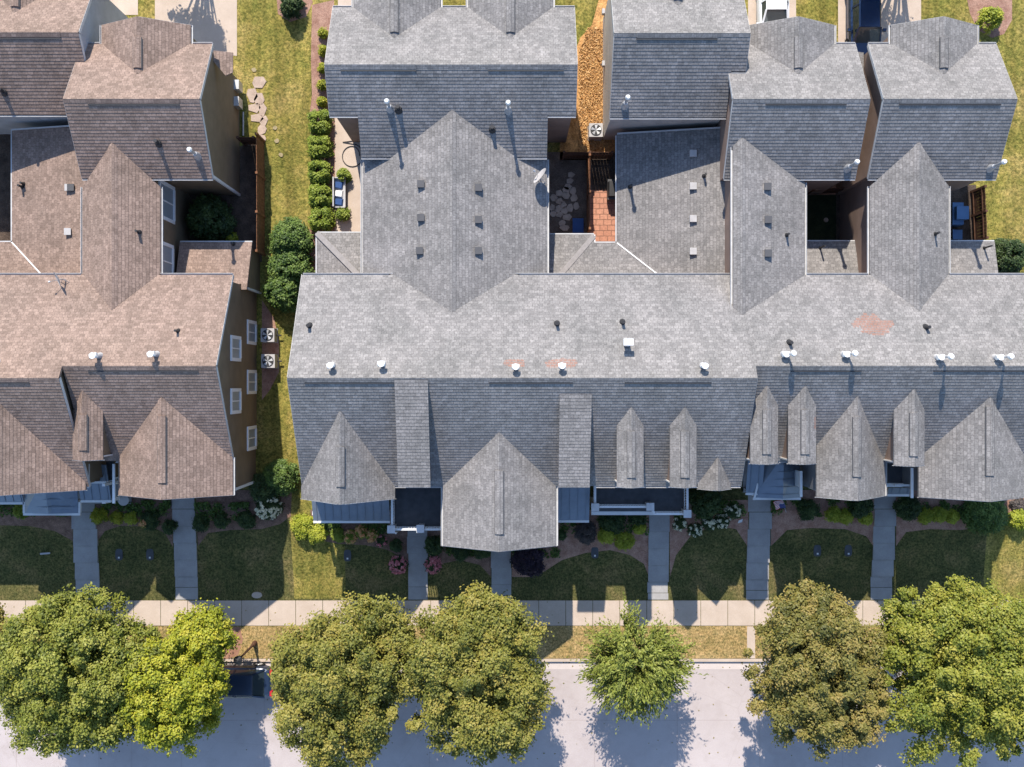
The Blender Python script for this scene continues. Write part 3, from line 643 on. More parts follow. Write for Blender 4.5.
# ------------------------------------------------------------------ grey townhouses
gw = thing('townhouse', 'long grey shingled townhouse with three balconies and the widest front gable', 'townhouse', (0, 0, .6), 'townhouses in the grey row')
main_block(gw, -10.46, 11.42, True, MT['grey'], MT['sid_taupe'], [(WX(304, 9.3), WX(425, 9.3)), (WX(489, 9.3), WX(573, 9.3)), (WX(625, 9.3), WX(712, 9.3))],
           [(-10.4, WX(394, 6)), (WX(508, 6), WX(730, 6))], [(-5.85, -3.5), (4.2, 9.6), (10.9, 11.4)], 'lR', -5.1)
gable(gw, -10.5, 5.85, -5.84, 5.85, -8.17, 8.3, const(-5.75), yFW, MT['grey'], vent=(-4.9, -3.0), rake='A', gut='', wall=(-5.5, -2), sid=MT['sid_taupe'])
gable(gw, -3.44, 5.85, 2.19, 5.85, -.62, 7.63, const(-8.1), yFW, MT['grey'], vent=(-7.25, -4.2), rake='A', gut='lr', wall=(-7.85, -4), sid=MT['sid_taupe'])
gable(gw, 10.07-.8, 5.95, 10.07+.8, 5.95, 10.07, 6.82, const(-5.25), yFW, MT['grey'], rake='A', cap=True)
for xc in (5.66, 8.2): dormer(gw, xc, .635, 7.85, 8.42, -4.96, yFW, MT['grey'], MT['sid_taupe'])
def shed_dormer(x0, x1, yt, yb_, k=.315):
    zt = zFW(0, yt)+.03; zb_ = zt-k*(yt-yb_)
    w = M(); w.prismX([(yt-.3, zFW(0, yt)-.5), (yt-.3, zt-.25), (yb_+.18, zb_-.1), (yb_+.18, zFW(0, yb_)-.5)], x0+.1, x1-.1); wo = w.build('dormer', MT['sid_taupe'], gw)
    M().sslab([(x0, yb_, zb_), (x1, yb_, zb_), (x1, yt, zt), (x0, yt, zt)], .12).build('roof', MT['grey'], wo)
    window(wo, ((x0+x1)/2, yb_+.18, zb_-.6), 'y', .9, .6, -1)
shed_dormer(-5.47, -3.92, .2, -5.0); shed_dormer(2.24, 3.75, -.5, -5.02)
metal_roof(gw, WX(313.5, 3.3), WX(390, 3.3), -5.3, 4.1, WY(520.5, 3.3), 3.35)
metal_roof(gw, WX(557.5, 3.3), WX(589, 3.3), -4.7, 4.2, WY(520, 3.3), 3.35)
for x in (WX(315, 3), WX(352, 3), WX(388, 3), WX(587, 3)): M().box(x-.1, x+.1, -6.9, -6.7, .4, 3.25).build('post', MT['white'], gw)
b1 = balcony(gw, WX(392, 3.9), WX(442, 3.3), WY(531, 4.2), -4.95, 3.3, 'lf', posts=[(WX(391.5, 4.3), WY(529, 4.3)), (WX(420.5, 4.3), WY(528.5, 4.3))])
b2 = balcony(gw, WX(594, 4.2), WX(688, 4.2), WY(515.5, 4.2), -4.9, 3.3, 'lfr', posts=[(WX(595, 4.3), WY(507, 4.3)), (WX(650, 4.3), WY(506.5, 4.3)), (WX(687, 4.3), WY(513.5, 4.3))], step=(WX(650, 4.3), .36))
for x in (-9.2, -7.1): window(gw, (x, -5.5, 4.9), 'y', .95, 1.4, -1)
for x in (-1.6, .4): window(gw, (x, -7.85, 4.6), 'y', 1.1, 1.5, -1); window(gw, (x, -7.85, 1.9), 'y', 1.1, 1.5, -1)
door(gw, (-4.7, -4.84, 3.3)); door(gw, (6.9, -4.84, 3.3)); door(gw, (-4.7, -4.84, .6)); door(gw, (7.7, -4.84, .6)); door(gw, (-.6, -7.86, .6))
window(gw, (-7.3, -4.84, 2.0), 'y', 1.5, 1.4, -1); window(gw, (5.2, -4.84, 2.0), 'y', 1.2, 1.4, -1)
M().tube((WX(396, 3), WY(533, 3), 3.1), (WX(396, 3)+.0, WY(533, 3), .4), .05).build('downspout', MT['white'], gw)
# rear wing and its lean-tos
ZG3, YG3 = 8.42, 15.1
yG3 = lambda z: YG3-(ZG3-z)/S
gable(gw, -7.53, 5.3, 1.76, 5.3, -2.9, 7.24, capB, lambda z: max(yG3(z), 11.3), MT['grey'], gut='lr', wall=(4.8, 11.6), sid=MT['sid_taupe'])
zwm = lambda X, Y: 7.24-.42*abs(X+2.9)
for px, py in ((421, 184.5), (421, 218), (419.8, 251)): boxvent(gw, px, py, zwm)
for px, py in ((478.5, 188), (478.5, 220), (478.5, 251)): boxvent(gw, px, py, zwm)
hx, hy = WX(317, 3), WY(233, 3)
shed(gw, [(hx, hy, 3.0), (-7.6, hy, 3.0), (-7.6, 5.2, 3.98), (hx+2.72, 5.2, 3.98)], MT['grey'], gutters=[((hx, hy+.05, 3), (-7.6, hy+.05, 3))])
shed(gw, [(hx, hy, 3.0), (hx+2.72, 5.2, 3.98), (hx, 5.2, 3.0)], MT['grey'], gutters=[((hx-.05, hy, 3), (hx-.05, 5.2, 3))])
M().beam((hx, hy, 3.05), (hx+2.72, 5.2, 4.03), .28, .05).build('hip_cap', MT['cap'], gw)
M().box(hx+.25, -7.4, 5.1, hy-.25, .4, 2.85).build('wall', MT['sid_taupe'], gw)
ya, yb2, yc = WY(235, 3), WY(243, 3.25), 5.12
kz = lambda y: 3.25+.29*(yb2-y)
shed(gw, [(1.95, ya, kz(ya)), (WX(594, 3.05), ya, kz(ya)), (WX(594, 3.05), yb2, 3.25), (WX(617, 3.25), yb2, 3.25), (WX(657, 3.75), WY(274, 3.75), 3.76), (7.7, yc, kz(yc)), (1.95, yc, kz(yc))], MT['grey'], gutters=[((1.95, ya+.05, kz(ya)), (WX(594, 3.05), ya+.05, kz(ya))), ((WX(594, 3.05), yb2+.05, 3.25), (WX(617, 3.25), yb2+.05, 3.25)), ((WX(594.6, 3.05), ya, kz(ya)), (WX(594.6, 3.05), yb2, 3.25))])
M().beam((WX(594, 3.05), ya-.05, kz(ya)+.05), (WX(558, 3.8), 5.5, kz(5.5)+.05), .26, .05).build('hip_cap', MT['cap'], gw)
M().box(1.9, 5.5, 5.1, yb2-.2, .4, 2.9).build('wall', MT['sid_taupe'], gw)
zz = lambda X, Y=0: E0+SL*(X-WX(617, E0))
xr_ = 10.88
shed(gw, [(WX(617, E0), yb2, E0), (WX(617, E0), 13.1, E0), (xr_, 13.1, zz(xr_)), (xr_, 5.12, zz(xr_)), (WX(657, 3.75), 5.12, zz(WX(657, 3.75))), (WX(657, 3.75), WY(274, 3.75), 3.76)], MT['grey'], gutters=[((WX(617, E0)-.05, yb2, E0), (WX(617, E0)-.05, 13.0, E0))])
M().beam((WX(617, E0), yb2, E0+.03), (WX(657, 3.76), WY(274, 3.76), 3.80), .065, .03).build('valley_flashing', MT['white'], gw)
M().box(WX(617, E0)+.25, xr_-.1, 5.1, 13.0, .4, 3.1).build('wall', MT['sid_taupe'], gw)
M().beam((WX(617, E0), 13.08, E0+.05), (xr_, 13.08, zz(xr_)+.05), .07, .06).build('flashing', MT['gutter'], gw)
for py in (154, 186.5, 219, 251.5): boxvent(gw, 692.7, py, zz, True)
pipe(gw, 704, 176, zz, .5); pipe(gw, 630, 187, zz, .6)
for px, py in ((309.5, 326), (557, 324), (622.5, 322.5)): pipe(gw, px, py, zB, .5, .08)
for px, py, a in ((332.5, 365.5, .3), (382.8, 364, 0), (515.6, 367, 0), (561.6, 366, 0), (702.6, 366, -.3)): teevent(gw, px, py, zB, .5, ang=a)
p = onp(626.5, 344, zB); q = M().tube(p-Vector((0, 0, .2)), p+Vector((0, 0, .8)), .16, .14, 14).build('flue_pipe', MT['galv'], gw)
M().box(p.x-.23, p.x+.23, p.y-.1, p.y+.22, p.z+.75, p.z+.9).build('cap', MT['white'], q)

ge = thing('townhouse', 'grey shingled townhouse with flag and lower ridge at the right edge of the row', 'townhouse', (20, 0, .6), 'townhouses in the grey row')
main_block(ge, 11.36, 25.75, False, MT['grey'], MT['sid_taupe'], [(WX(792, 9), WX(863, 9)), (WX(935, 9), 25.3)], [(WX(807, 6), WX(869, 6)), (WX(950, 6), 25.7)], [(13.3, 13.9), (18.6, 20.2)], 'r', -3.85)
dormer(ge, 12.1, .66, 7.75, 8.35, -3.85, yFE, MT['grey'], MT['sid_taupe']); dormer(ge, 13.92, .66, 7.75, 8.35, -3.85, yFE, MT['grey'], MT['sid_taupe']); dormer(ge, 19.12, .73, 7.6, 8.25, -3.95, yFE, MT['grey'], MT['sid_taupe'])
gable(ge, 15.0, 6.45, 18.6, 5.85, 16.5, 8.03, const(-5.6), yFE, MT['grey'], vent=(-4.45, -1.6), rake='A', gut='r', wall=(-5.35, -1), sid=MT['sid_shade'])
gable(ge, 20.2, 6.05, 25.5, 6.05, 22.85, 8.0, const(-5.65), yFE, MT['grey'], vent=(-4.4, -1.1), rake='A', gut='', wall=(-5.4, -1), sid=MT['sid_shade'])
for x in (16, 17.6, 21.9, 23.9): window(ge, (x, -5.4 if x > 19 else -5.35, 4.7), 'y', .9, 1.5, -1)
# porch between the first dormers: metal roofs, white panel for the sunlit side wall and flag
metal_roof(ge, WX(745.5, 3.3), WX(762, 3.3), -3.6, 4.0, WY(492.5, 3.3), 3.35)
x0, x1, xm = WX(754, 3.3), WX(800, 3.3), WX(783, 3.9); yt, yf = -3.6, WY(497.5, 3.3)
m = M().slab([(x0, yf, 3.25), (xm, yf, 3.9), (xm, yt, 4.1), (WX(764, 3.4), yt, 3.4)], .08).slab([(xm, yf, 3.9), (x1, yf, 3.3), (x1, yt, 3.3), (xm, yt, 4.1)], .08)
for k in range(6):
    yy = yf+.2+k*.4; u = (yy-yf)/(yt-yf); m.beam((x0+(WX(764, 3.4)-x0)*u+.05, yy, 3.3), (xm-.03, yy, 3.94+.2*u), .03, .04); m.beam((xm+.03, yy, 3.94+.2*u), (x1-.03, yy, 3.34), .03, .04)
pr = m.build('porch_roof', MT['metal'], ge)
M().beam((x0, yf, 3.40), (WX(764, 3.4), yt, 3.60), .1, .08).build('flashing', MT['white'], pr)
M().box(x0-.05, x1+.05, yf-.13, yf-.01, 3.14, 3.28).build('gutter', MT['white'], pr)
m = M().solid([(WX(799.5, 4.3)-.02, WY(487, 4.3), 3.3), (WX(799.5, 4.3)+.05, WY(487, 4.3), 3.3), (WX(799.5, 4.3)+.05, WY(471, 4.3), 3.3), (WX(799.5, 4.3)-.02, WY(471, 4.3), 3.3)], [(WX(799.5, 4.3)-.02, WY(487, 4.3), 4.4), (WX(799.5, 4.3)+.05, WY(487, 4.3), 4.4), (WX(799.5, 4.3)+.05, WY(471, 4.3), 4.5), (WX(799.5, 4.3)-.02, WY(471, 4.3), 4.5)])
m.build('railing', MT['white'], ge)  # plain white panel, sunlight on the side wall put into its colour
M().box(WX(800, 5), WX(800, 5)+.12, WY(497, 5), WY(471, 5), 4.9, 5.02).build('gutter', MT['white'], ge)
for x in (x0+.1, x1-.1): M().box(x-.1, x+.1, yf+.05, yf+.25, .3, 3.2).build('post', MT['white'], ge)
M().box(x0, x1, yf, -3.6, .3, .78).build('porch_floor', MT['walk'], ge)
b3 = balcony(ge, WX(889, 3.6), WX(911, 3.6), WY(487, 4.2), -3.55, 3.3, 'f')
metal_roof(ge, WX(889, 3.2), WX(911, 3.2), WY(488, 3.2), 3.15, WY(494, 3), 3.0)
M().box(WX(911, 5.6), WX(911, 5.6)+.12, WY(498, 5.6), WY(468, 5.6), 5.5, 5.62).build('gutter', MT['white'], ge)
door(ge, (19.4, -3.58, 3.3)); door(ge, (13.0, -3.58, .78)); door(ge, (19.4, -3.58, .6))
# wings to the two garages
yG5 = yG2
gable(ge, 10.75, 7.1, 14.56, 6.0, 11.15, 7.32, yB, lambda z: max(yG5(z), 10.0), MT['grey'], gut='lr', wall=(4.9, 10.5), sid=MT['sid_taupe'], wl=.12)
gable(ge, 17.8, 5.97, 21.72, 5.97, 19.76, 7.2, yB, lambda z: yG5(z), MT['grey'], gut='lr', wall=(4.9, 10.5), sid=MT['sid_taupe'])
zwc = lambda X, Y: 7.32-.387*(X-11.15); zwd = lambda X, Y: 7.2-.628*abs(X-19.76)
for px, py in ((767, 187), (767.5, 220), (767.5, 253.5)): boxvent(ge, px, py, zwc)
pipe(ge, 786.5, 235, zwc, .45); pipe(ge, 935, 234, zwd, .5)
shed(ge, [(14.35, 7.45, 3.15), (WX(855, 3.15), 7.45, 3.15), (WX(861, 3.9), 5.12, 3.85), (14.35, 5.12, 3.85)], MT['grey'], gutters=[((14.35, 7.5, 3.15), (WX(855, 3.15), 7.5, 3.15)), ((WX(856, 3.15), 7.45, 3.15), (WX(861, 3.9)+.05, 5.12, 3.85))])
shed(ge, [(21.5, 7.45, 3.15), (WX(994.5, 3.15), 7.45, 3.15), (WX(1000, 3.9), 5.12, 3.85), (21.5, 5.12, 3.85)], MT['grey'], gutters=[((21.5, 7.5, 3.15), (WX(994.5, 3.15), 7.5, 3.15))])
M().box(14.3, WX(855, 3.15)-.25, 5.1, 7.2, .4, 3.0).box(21.5, WX(995, 3.15)-.25, 5.1, 7.2, .4, 3.0).build('wall', MT['sid_taupe'], ge)
for px in (822, 986): pipe(ge, px-18+16, 250-2, lambda X, Y: 3.15+.3*(7.45-Y), .9, .045)
for px, py in ((789.5, 343), (926, 327.5)): pipe(ge, px, py, zB, .45, .08)
for px, py, a in ((783.5, 354.5, .1), (843.5, 354.5, .1), (937, 357.5, .1), (995.5, 357.5, .1)):
    teevent(ge, px, py, zB, .42, ang=a)
    p = onp(px+3.5, py-.5, zB); q = M().tube(p-Vector((0, 0, .1)), p+Vector((0, 0, 1.15)), .06, .06).build('flue_pipe', MT['ventw'], ge); M().tube(p+Vector((0, 0, 1.13)), p+Vector((0, 0, 1.28)), .15, .11, 12).build('cap', MT['white'], q)

# ------------------------------------------------------------------ garages
def garage(label, x0, x1, yr, zr, ye_n, ze_n, parts_s, mat, sid, vent, gables, rakes='lr', guts=True, wall_s=None, group=None):
    t = thing('garage', label, 'garage', ((x0+x1)/2, yr, .6), group)
    ze_s0 = parts_s[0][3]
    ro = ew_roof(t, x0, x1, parts_s[0][2], parts_s[0][3], yr, zr, ye_n, ze_n, mat, vents=vent, gut_n=[], rakes=rakes, split_s=parts_s, gut_s=[(p[0], p[1], p[2], p[3]) for p in parts_s] if guts else [])
    i, d = .2, .2
    for k, (a, b, ye, ze) in enumerate(parts_s):
        prof = [(ye+i, .4), (ye_n-i, .4), (ye_n-i, ze_n+S*i-d), (yr, zr-d), (ye+i, ze+S*i-d)]
        M().prismX(prof, a+(.14 if k == 0 else -.02*k), b-(.14 if k == len(parts_s)-1 else 0)).build('wall', sid, t)
    yN = lambda z: yr+(zr-z)/S
    for (xc, hw, zev, zap, yn) in gables:
        gable(t, xc-hw, zev, xc+hw, zev, xc, zap, lambda z: yN(z), const(yn), mat, vent=(yN(zap)+.3, yn-1.0), rake='B', gut='lr', wall=(yr+1, yn-.25), sid=sid)
        window(t, (xc, yn-.25, 4.6), 'y', 1.2, 1.2, 1)
    # north eave gutters beside the gables
    xs = sorted([x0]+[v for g_ in gables for v in (g_[0]-g_[1]-.1, g_[0]+g_[1]+.1)]+[x1])
    for k in range(0, len(xs), 2):
        if xs[k+1]-xs[k] > .15: gutterX(xs[k], xs[k+1], ye_n, ze_n, 1).build('gutter', MT['gutter'], t)
    for (xc, hw, *_r) in gables[:2]:
        M().box(xc-1.25, xc+1.25, yn-.26, yn-.2, .6, 2.8).build('garage_door', MT['white'], t)
    return t
G = 'garages behind the townhouses'
zS = lambda y, yr, zr: zr-S*(yr-y)
ga = garage('brown roofed garage with pale siding cut by the left edge of the photo', -32, -20.85, 16.87, 7.7, 20.2, 5.56, [(-32, -24.45, 13.5, zS(13.5, 16.87, 7.7)), (-24.45, -20.85, 13.5, zS(13.5, 16.87, 7.7))], MT['brown'], MT['sid_grey'], [(-32, WX(60, 7.7))], [(-24.3, 2.1, 5.6, 6.9, 21.0)], rakes='r', group=G)
gb = garage('brown roofed garage with tall dark brown side wall beside the lawn', -21.3, -14.83, YG, ZG, 16.8, 6.22, [(-21.3, -14.83, 10.17, 6.2)], MT['brown'], MT['sid_brown'], [(WX(87, 8.3), WX(179, 8.3))], [(-18.12, 2.2, 6.2, 7.4, 17.75)], group=G)
gc = garage('wide grey roofed garage with two gables facing the alley', -8.88, 3.1, YG3, ZG3, 18.62, 6.2, [(-8.88, -7.5, 13.05, zS(13.05, YG3, ZG3)), (-7.5, 1.74, 11.27, zS(11.27, YG3, ZG3)), (1.74, 3.1, 13.05, zS(13.05, YG3, ZG3))], MT['grey'], MT['sid_taupe'], [(WX(340, 8.4), WX(416, 8.4)), (WX(488, 8.4), WX(564, 8.4))], [(-5.7, 2.15, 6.2, 7.4, 20.6), (-.08, 2.1, 6.2, 7.4, 20.6)], group=G)
gd = garage('grey roofed garage above the orange pine straw bed', 4.85, 11.3, 16.6, 8.4, 20.2, 6.1, [(4.85, 10.6, 13.2, 6.2), (10.6, 11.3, 15.1, zS(15.1, 16.6, 8.4))], MT['grey'], MT['sid_beige'], [(WX(637, 8.4), WX(718, 8.4))], [(8.05, 2.1, 6.1, 7.3, 21.2)], group=G)
ge_ = garage('grey roofed garage in front of the white car', 10.5, 17.0, YG, ZG, 16.8, 6.22, [(10.5, 17.0, 10.17, 6.2)], MT['grey'], MT['sid_taupe'], [(WX(766, 8.3), WX(847, 8.3))], [(13.86, 2.1, 6.2, 7.4, 17.75)], group=G)
gf = garage('grey roofed garage at the right end beside the dry lawn', 17.65, 23.98, YG, ZG, 16.8, 6.22, [(17.65, 23.98, 10.17, 6.2)], MT['grey'], MT['sid_taupe'], [(WX(900, 8.3), WX(1002, 8.3))], [(20.9, 2.13, 6.2, 7.4, 17.75)], group=G)
# little pent roofs over the side doors
for t, x, mt in ((gb, -14.97, 'brown'), (ge_, 16.86, 'grey')):
    M().sslab([(x, 16.15, 5.55), (x+.55, 15.5, 5.35), (x+.88, 15.7, 5.23), (x+.88, 16.7, 5.23), (x, 16.7, 5.55)], .1).build('roof', MT[mt], t)
M().beam((-14.98, 10.36, .5), (-14.98, 10.36, 6.0), .12, .12).build('corner_board', MT['white'], gb)
zS2 = lambda X, Y: ZG-S*(YG-Y)
zS3 = lambda X, Y: ZG3-S*(YG3-Y); zS4 = lambda X, Y: 8.4-S*(16.6-Y)
flue(gb, 197.5, 155.5, zS2, 1.2); pipe(gb, 158.5, 143, zS2, .5, .09); pipe(ga, 4, 92, lambda X, Y: 7.7-S*(16.87-Y), .5, .09)
flue(gc, 390, 108.5, zS3, 1.25); flue(gc, 508.3, 110, zS3, 1.25); pipe(gc, 398.5, 109, zS3, .5, .1); pipe(gc, 492.3, 129, zS3, .45, .09)
flue(gd, 624.8, 105, zS4, 1.3); flue(ge_, 847.5, 168, zS2, 1.35); flue(gf, 990.3, 168, zS2, 1.35)
for y_ in (16.1, 15.2): M().box(-14.98, -14.7, y_-.25, y_+.25, 1.0, 1.8).build('meter_box', MT['galv'], gb)
M().tube((-14.75, 14.9, .7), (-14.75, 13.6, .7), .05).build('hose_reel', MT['galv'], gb)
M().box(3.06, 3.26, 14.6, 14.9, 2.2, 2.7).build('meter_box', MT['galv'], gc)
for y_ in (20.0, 17.2): M().box(4.84, 4.98, y_-.13, y_+.13, 1.6, 1.95).build('meter_box', MT['ventw'], gd)
dish('pale satellite dish on the brown roof below the white valley line', 66, 280, zB, .34, 3.6)
dish('grey satellite dish on the grey rear wing beside the dark courtyard', 540.5, 180, lambda X, Y: 5.3, .4, 2.5)

# ------------------------------------------------------------------ foliage
def leaf_obj(name, P, N, size, tint, mat, rng, parent=None, elong=1.6, T=None):
    n = len(P); off = np.array(parent_world(parent) if parent else (0, 0, 0), dtype=float)
    N = N/np.maximum(np.linalg.norm(N, axis=1, keepdims=True), 1e-6)
    t = rng.normal(size=(n, 3)) if T is None else T+rng.normal(size=(n, 3))*.25
    t -= N*(t*N).sum(1, keepdims=True); t /= np.maximum(np.linalg.norm(t, axis=1, keepdims=True), 1e-6)
    b = np.cross(N, t); L = (size*rng.uniform(.65, 1.35, n))[:, None]; w = L/elong
    V = np.empty((n, 4, 3)); V[:, 0] = P-t*L/2; V[:, 1] = P+b*w/2+N*L*.06; V[:, 2] = P+t*L/2-N*L*.1; V[:, 3] = P-b*w/2+N*L*.06
    V = (V-off).reshape(-1, 3)
    me = bpy.data.meshes.new(name); me.vertices.add(4*n); me.vertices.foreach_set('co', V.ravel())
    me.loops.add(4*n); me.loops.foreach_set('vertex_index', np.arange(4*n, dtype=np.int32))
    me.polygons.add(n); me.polygons.foreach_set('loop_start', np.arange(0, 4*n, 4, dtype=np.int32))
    me.update(calc_edges=True)
    a = me.attributes.new('tint', 'FLOAT', 'POINT'); a.data.foreach_set('value', np.repeat(np.clip(tint, 0, 1), 4).astype(np.float32))
    me.materials.append(mat); o = bpy.data.objects.new(name, me); COL.objects.link(o)
    if parent: o.parent = parent
    return o
def unit(rng, n):
    v = rng.normal(size=(n, 3)); return v/np.linalg.norm(v, axis=1, keepdims=True)
def clumps(rng, C, cr, per, up=.35):
    """leaves on small tufts round the centres C"""
    k = len(C); d = unit(rng, k*per); d[:, 2] = np.where(d[:, 2] < -.45, -d[:, 2], d[:, 2])
    rad = np.repeat(cr, per)*(.35+.95*rng.random(k*per)**.8); rad *= 1+.3*np.sin(d[:, 0]*5+np.repeat(np.arange(k), per))*np.sin(d[:, 1]*6+d[:, 2]*4)
    P = np.repeat(C, per, 0)+d*rad[:, None]*np.array([1, 1, .8])
    N = d*.8+rng.normal(size=(k*per, 3))*.5+np.array([-.1, .45, .45+up])
    return P, N
def tree(px, py, rpx, zc, hz, matk, label, seed, nclump=150, per=210, leaf=.135, lobes=None, cat='street tree', group='street trees along the kerb', base=None, ty=None, gaps=.4):
    rng = np.random.default_rng(seed); nclump = int(nclump*2.3); per = int(per*.92)
    X, Y, _ = W(px, py, zc); rad = rpx*(HC-zc)/FP
    bx, byy = (X, -14.35) if base is None else base
    zt = terr(byy); t = thing('tree', label, cat, (bx, byy, zt), group)
    lob = lobes or [(0, 0, 0, 1.0)]
    # outline wobble
    ph = rng.uniform(0, 6.28, 5); am = rng.uniform(.01, .045, 5)
    C = []; 
    while len(C) < nclump:
        lx, ly, lz, lr = lob[rng.integers(len(lob))] if len(lob) > 1 else lob[0]
        d = unit(rng, 1)[0]
        if d[2] < -.55: continue
        ang = math.atan2(d[1], d[0]); wob = 1+sum(am[k]*math.sin((k+2)*ang+ph[k]) for k in range(5))
        q = rng.uniform(.55, 1.0)**.45
        if rng.random() < gaps: q *= rng.uniform(.62, .88)
        C.append((X+lx*rad+d[0]*rad*lr*wob*q*.90, Y+ly*rad+d[1]*rad*lr*wob*q*.90, zc+lz*rad+d[2]*hz*lr*q))
    C = np.array(C); cr = rng.uniform(.16, .52, nclump)*(.6+.4*rad/3.7)
    P, N = clumps(rng, C, cr, per)
    tc = np.repeat(rng.normal(.5, .2, nclump), per); tint = tc+rng.normal(0, .16, len(P))+.10*(rng.random(len(P)) < .04)
    # shaded inner mass
    ni = int(nclump*.5); di = unit(rng, ni); di[:, 2] = np.abs(di[:, 2])*1.0-.35; lsel = rng.integers(0, len(lob), ni); qi = rng.uniform(.15, .55, ni)
    la = np.array([lob[i] for i in lsel]); Ci = np.stack([X+la[:, 0]*rad+di[:, 0]*rad*la[:, 3]*qi, Y+la[:, 1]*rad+di[:, 1]*rad*la[:, 3]*qi, zc-.3+la[:, 2]*rad+di[:, 2]*hz*la[:, 3]*qi*.7], 1)
    Pi, Ni = clumps(rng, Ci, np.full(ni, .75), int(per*.8)); P = np.vstack([P, Pi]); N = np.vstack([N, Ni]); tint = np.concatenate([tint, np.clip(rng.normal(.4, .2, len(Pi)), 0, 1)])
    # stray sprays beyond the outline
    ns = 3200; d = unit(rng, ns); d[:, 2] = np.abs(d[:, 2])*.6-.1
    i = rng.integers(0, nclump, ns); Ps = C[i]+d*(cr[i]*rng.uniform(.8, 1.7, ns))[:, None]
    P = np.vstack([P, Ps]); N = np.vstack([N, d+rng.normal(size=(ns, 3))*.7]); tint = np.concatenate([tint, rng.uniform(.3, .95, ns)])
    m = M(); fork = Vector((bx, byy, zt+2.0)); m.path([(bx, byy, zt-.2), (bx, byy, zt+.15), (bx+.03, byy, zt+1.0), fork], [.3, .2, .15, .14], 10)
    idx = rng.choice(nclump, 14, replace=False)
    for k in idx:
        e = Vector(C[k]); mid = fork.lerp(e, .5)+Vector((0, 0, .35)); m.path([fork, mid, e], [.085, .05, .018], 6)
    m.build('trunk', MT['bark'], t)
    leaf_obj('crown', P, N, leaf, tint, LM[matk], rng, t)
    return t
tree(77, 671, 90, 5.2, 3.3, 'mid', 'large dense mid green street tree at the left, rounded crown', 11, 190, 220)
tree(173, 688, 63, 4.6, 2.7, 'yellow', 'bright yellow green street tree with two lobed crown', 12, 130, 220, lobes=[(0, 0, .1, 1), (0, 0, .1, 1), (.40, .76, -.15, .50)])
tree(345, 681, 88, 5.3, 3.0, 'olive', 'olive green street tree with yellowing leaves beside the lamp post', 13, 190, 220, lobes=[(0, 0, 0, 1.0), (-.12, -.35, -.1, .75), (-.35, .1, -.2, .6), (.25, .3, 0, .75)])
tree(475, 674, 84, 5.6, 3.3, 'olive', 'tall olive street tree nearest the widest front gable', 14, 200, 220, lobes=[(0, 0, 0, 1.0), (.1, .4, 0, .65), (.1, -.25, 0, .85)])
tree(816, 667, 80, 5.4, 3.2, 'olive2', 'brownish olive street tree between the thin tree and the right edge tree', 16, 200, 220, lobes=[(0, 0, 0, 1.0), (-.05, .45, -.05, .6), (.1, -.3, 0, .85)])
tree(962, 680, 100, 5.6, 3.5, 'yolive', 'largest yellow green street tree at the right edge', 17, 240, 220, lobes=[(0, 0, 0, 1.0), (-.2, .35, 0, .7), (.3, .1, 0, .9)])
tree(-18, 634, 30, 3.0, 1.6, 'olive2', 'small brownish tree cut by the left edge near the sidewalk', 18, 50, 180, base=(-28.4, -13.6))
# thin feathery tree
def feather_tree(px, py, rpx, zc, label, seed):
    rng = np.random.default_rng(seed); X, Y, _ = W(px, py, zc); rad = rpx*(HC-zc)/FP; bx, byy = X+.1, -14.4
    t = thing('tree', label, 'street tree', (bx, byy, 0), 'street trees along the kerb')
    m = M(); top = Vector((bx, byy, 2.2)); m.path([(bx, byy, -.2), (bx, byy, .2), top], [.22, .15, .11], 10)
    Pl, Nl, Tl = [], [], []
    for k in range(330):
        a = rng.uniform(0, 6.283); el = rng.uniform(-.25, 1.3)
        if math.sin(a) > .2 and rng.random() < .35: continue
        r = rad*(.7+.36*rng.random()**.6)*(.97+.05*math.sin(3*a+1))
        e = Vector((X+math.cos(a)*math.cos(el)*r, Y+math.sin(a)*math.cos(el)*r, zc-.6+math.sin(el)*r*.95))
        mid = top.lerp(e, .5)+Vector((0, 0, .6+.2*rng.normal()))
        if k < 90: m.path([top, top.lerp(mid, .55), mid, e], [.045, .03, .022, .006], 5)
        for j in range(4):                         # side twigs give feathery ends
            off = Vector((rng.normal(), rng.normal(), rng.normal()*.6))*(.17*r*.5)*(j > 0)
            for s_ in np.linspace(.42, 1.03, 26):
                q = top*(1-s_)**2+mid*2*s_*(1-s_)+(e+off)*s_*s_+off*.35*(s_-.45)
                d = (e+off-mid).normalized(); sp = .06
                Pl.append((q.x+rng.normal()*sp, q.y+rng.normal()*sp, q.z+rng.normal()*sp)); Tl.append(tuple(d)); Nl.append((rng.normal()*.6-.1, rng.normal()*.6+.4, .8+rng.normal()*.5))
    m.build('trunk', MT['bark'], t); P = np.array(Pl); N = np.array(Nl)
    leaf_obj('crown', P, N, .19, rng.normal(.5, .24, len(P)), LM['bright'], rng, t, elong=3.0, T=np.array(Tl))
feather_tree(637, 665, 53, 4.6, 'thin bright green feathery tree standing alone in the middle of the verge', 15)
# trees over the alley, whose shade falls on the driveways
tree(150, -64, 40, 5.0, 2.0, 'mid', 'green alley tree above the driveway beyond the brown garages', 31, 60, 130, base=(-17.2, 25), cat='tree', group='trees beyond the alley', gaps=.4)
tree(905, -58, 46, 5.0, 2.0, 'mid', 'green alley tree above the right driveway beyond the navy car', 32, 60, 130, base=(21, 25.2), cat='tree', group='trees beyond the alley', gaps=.4)

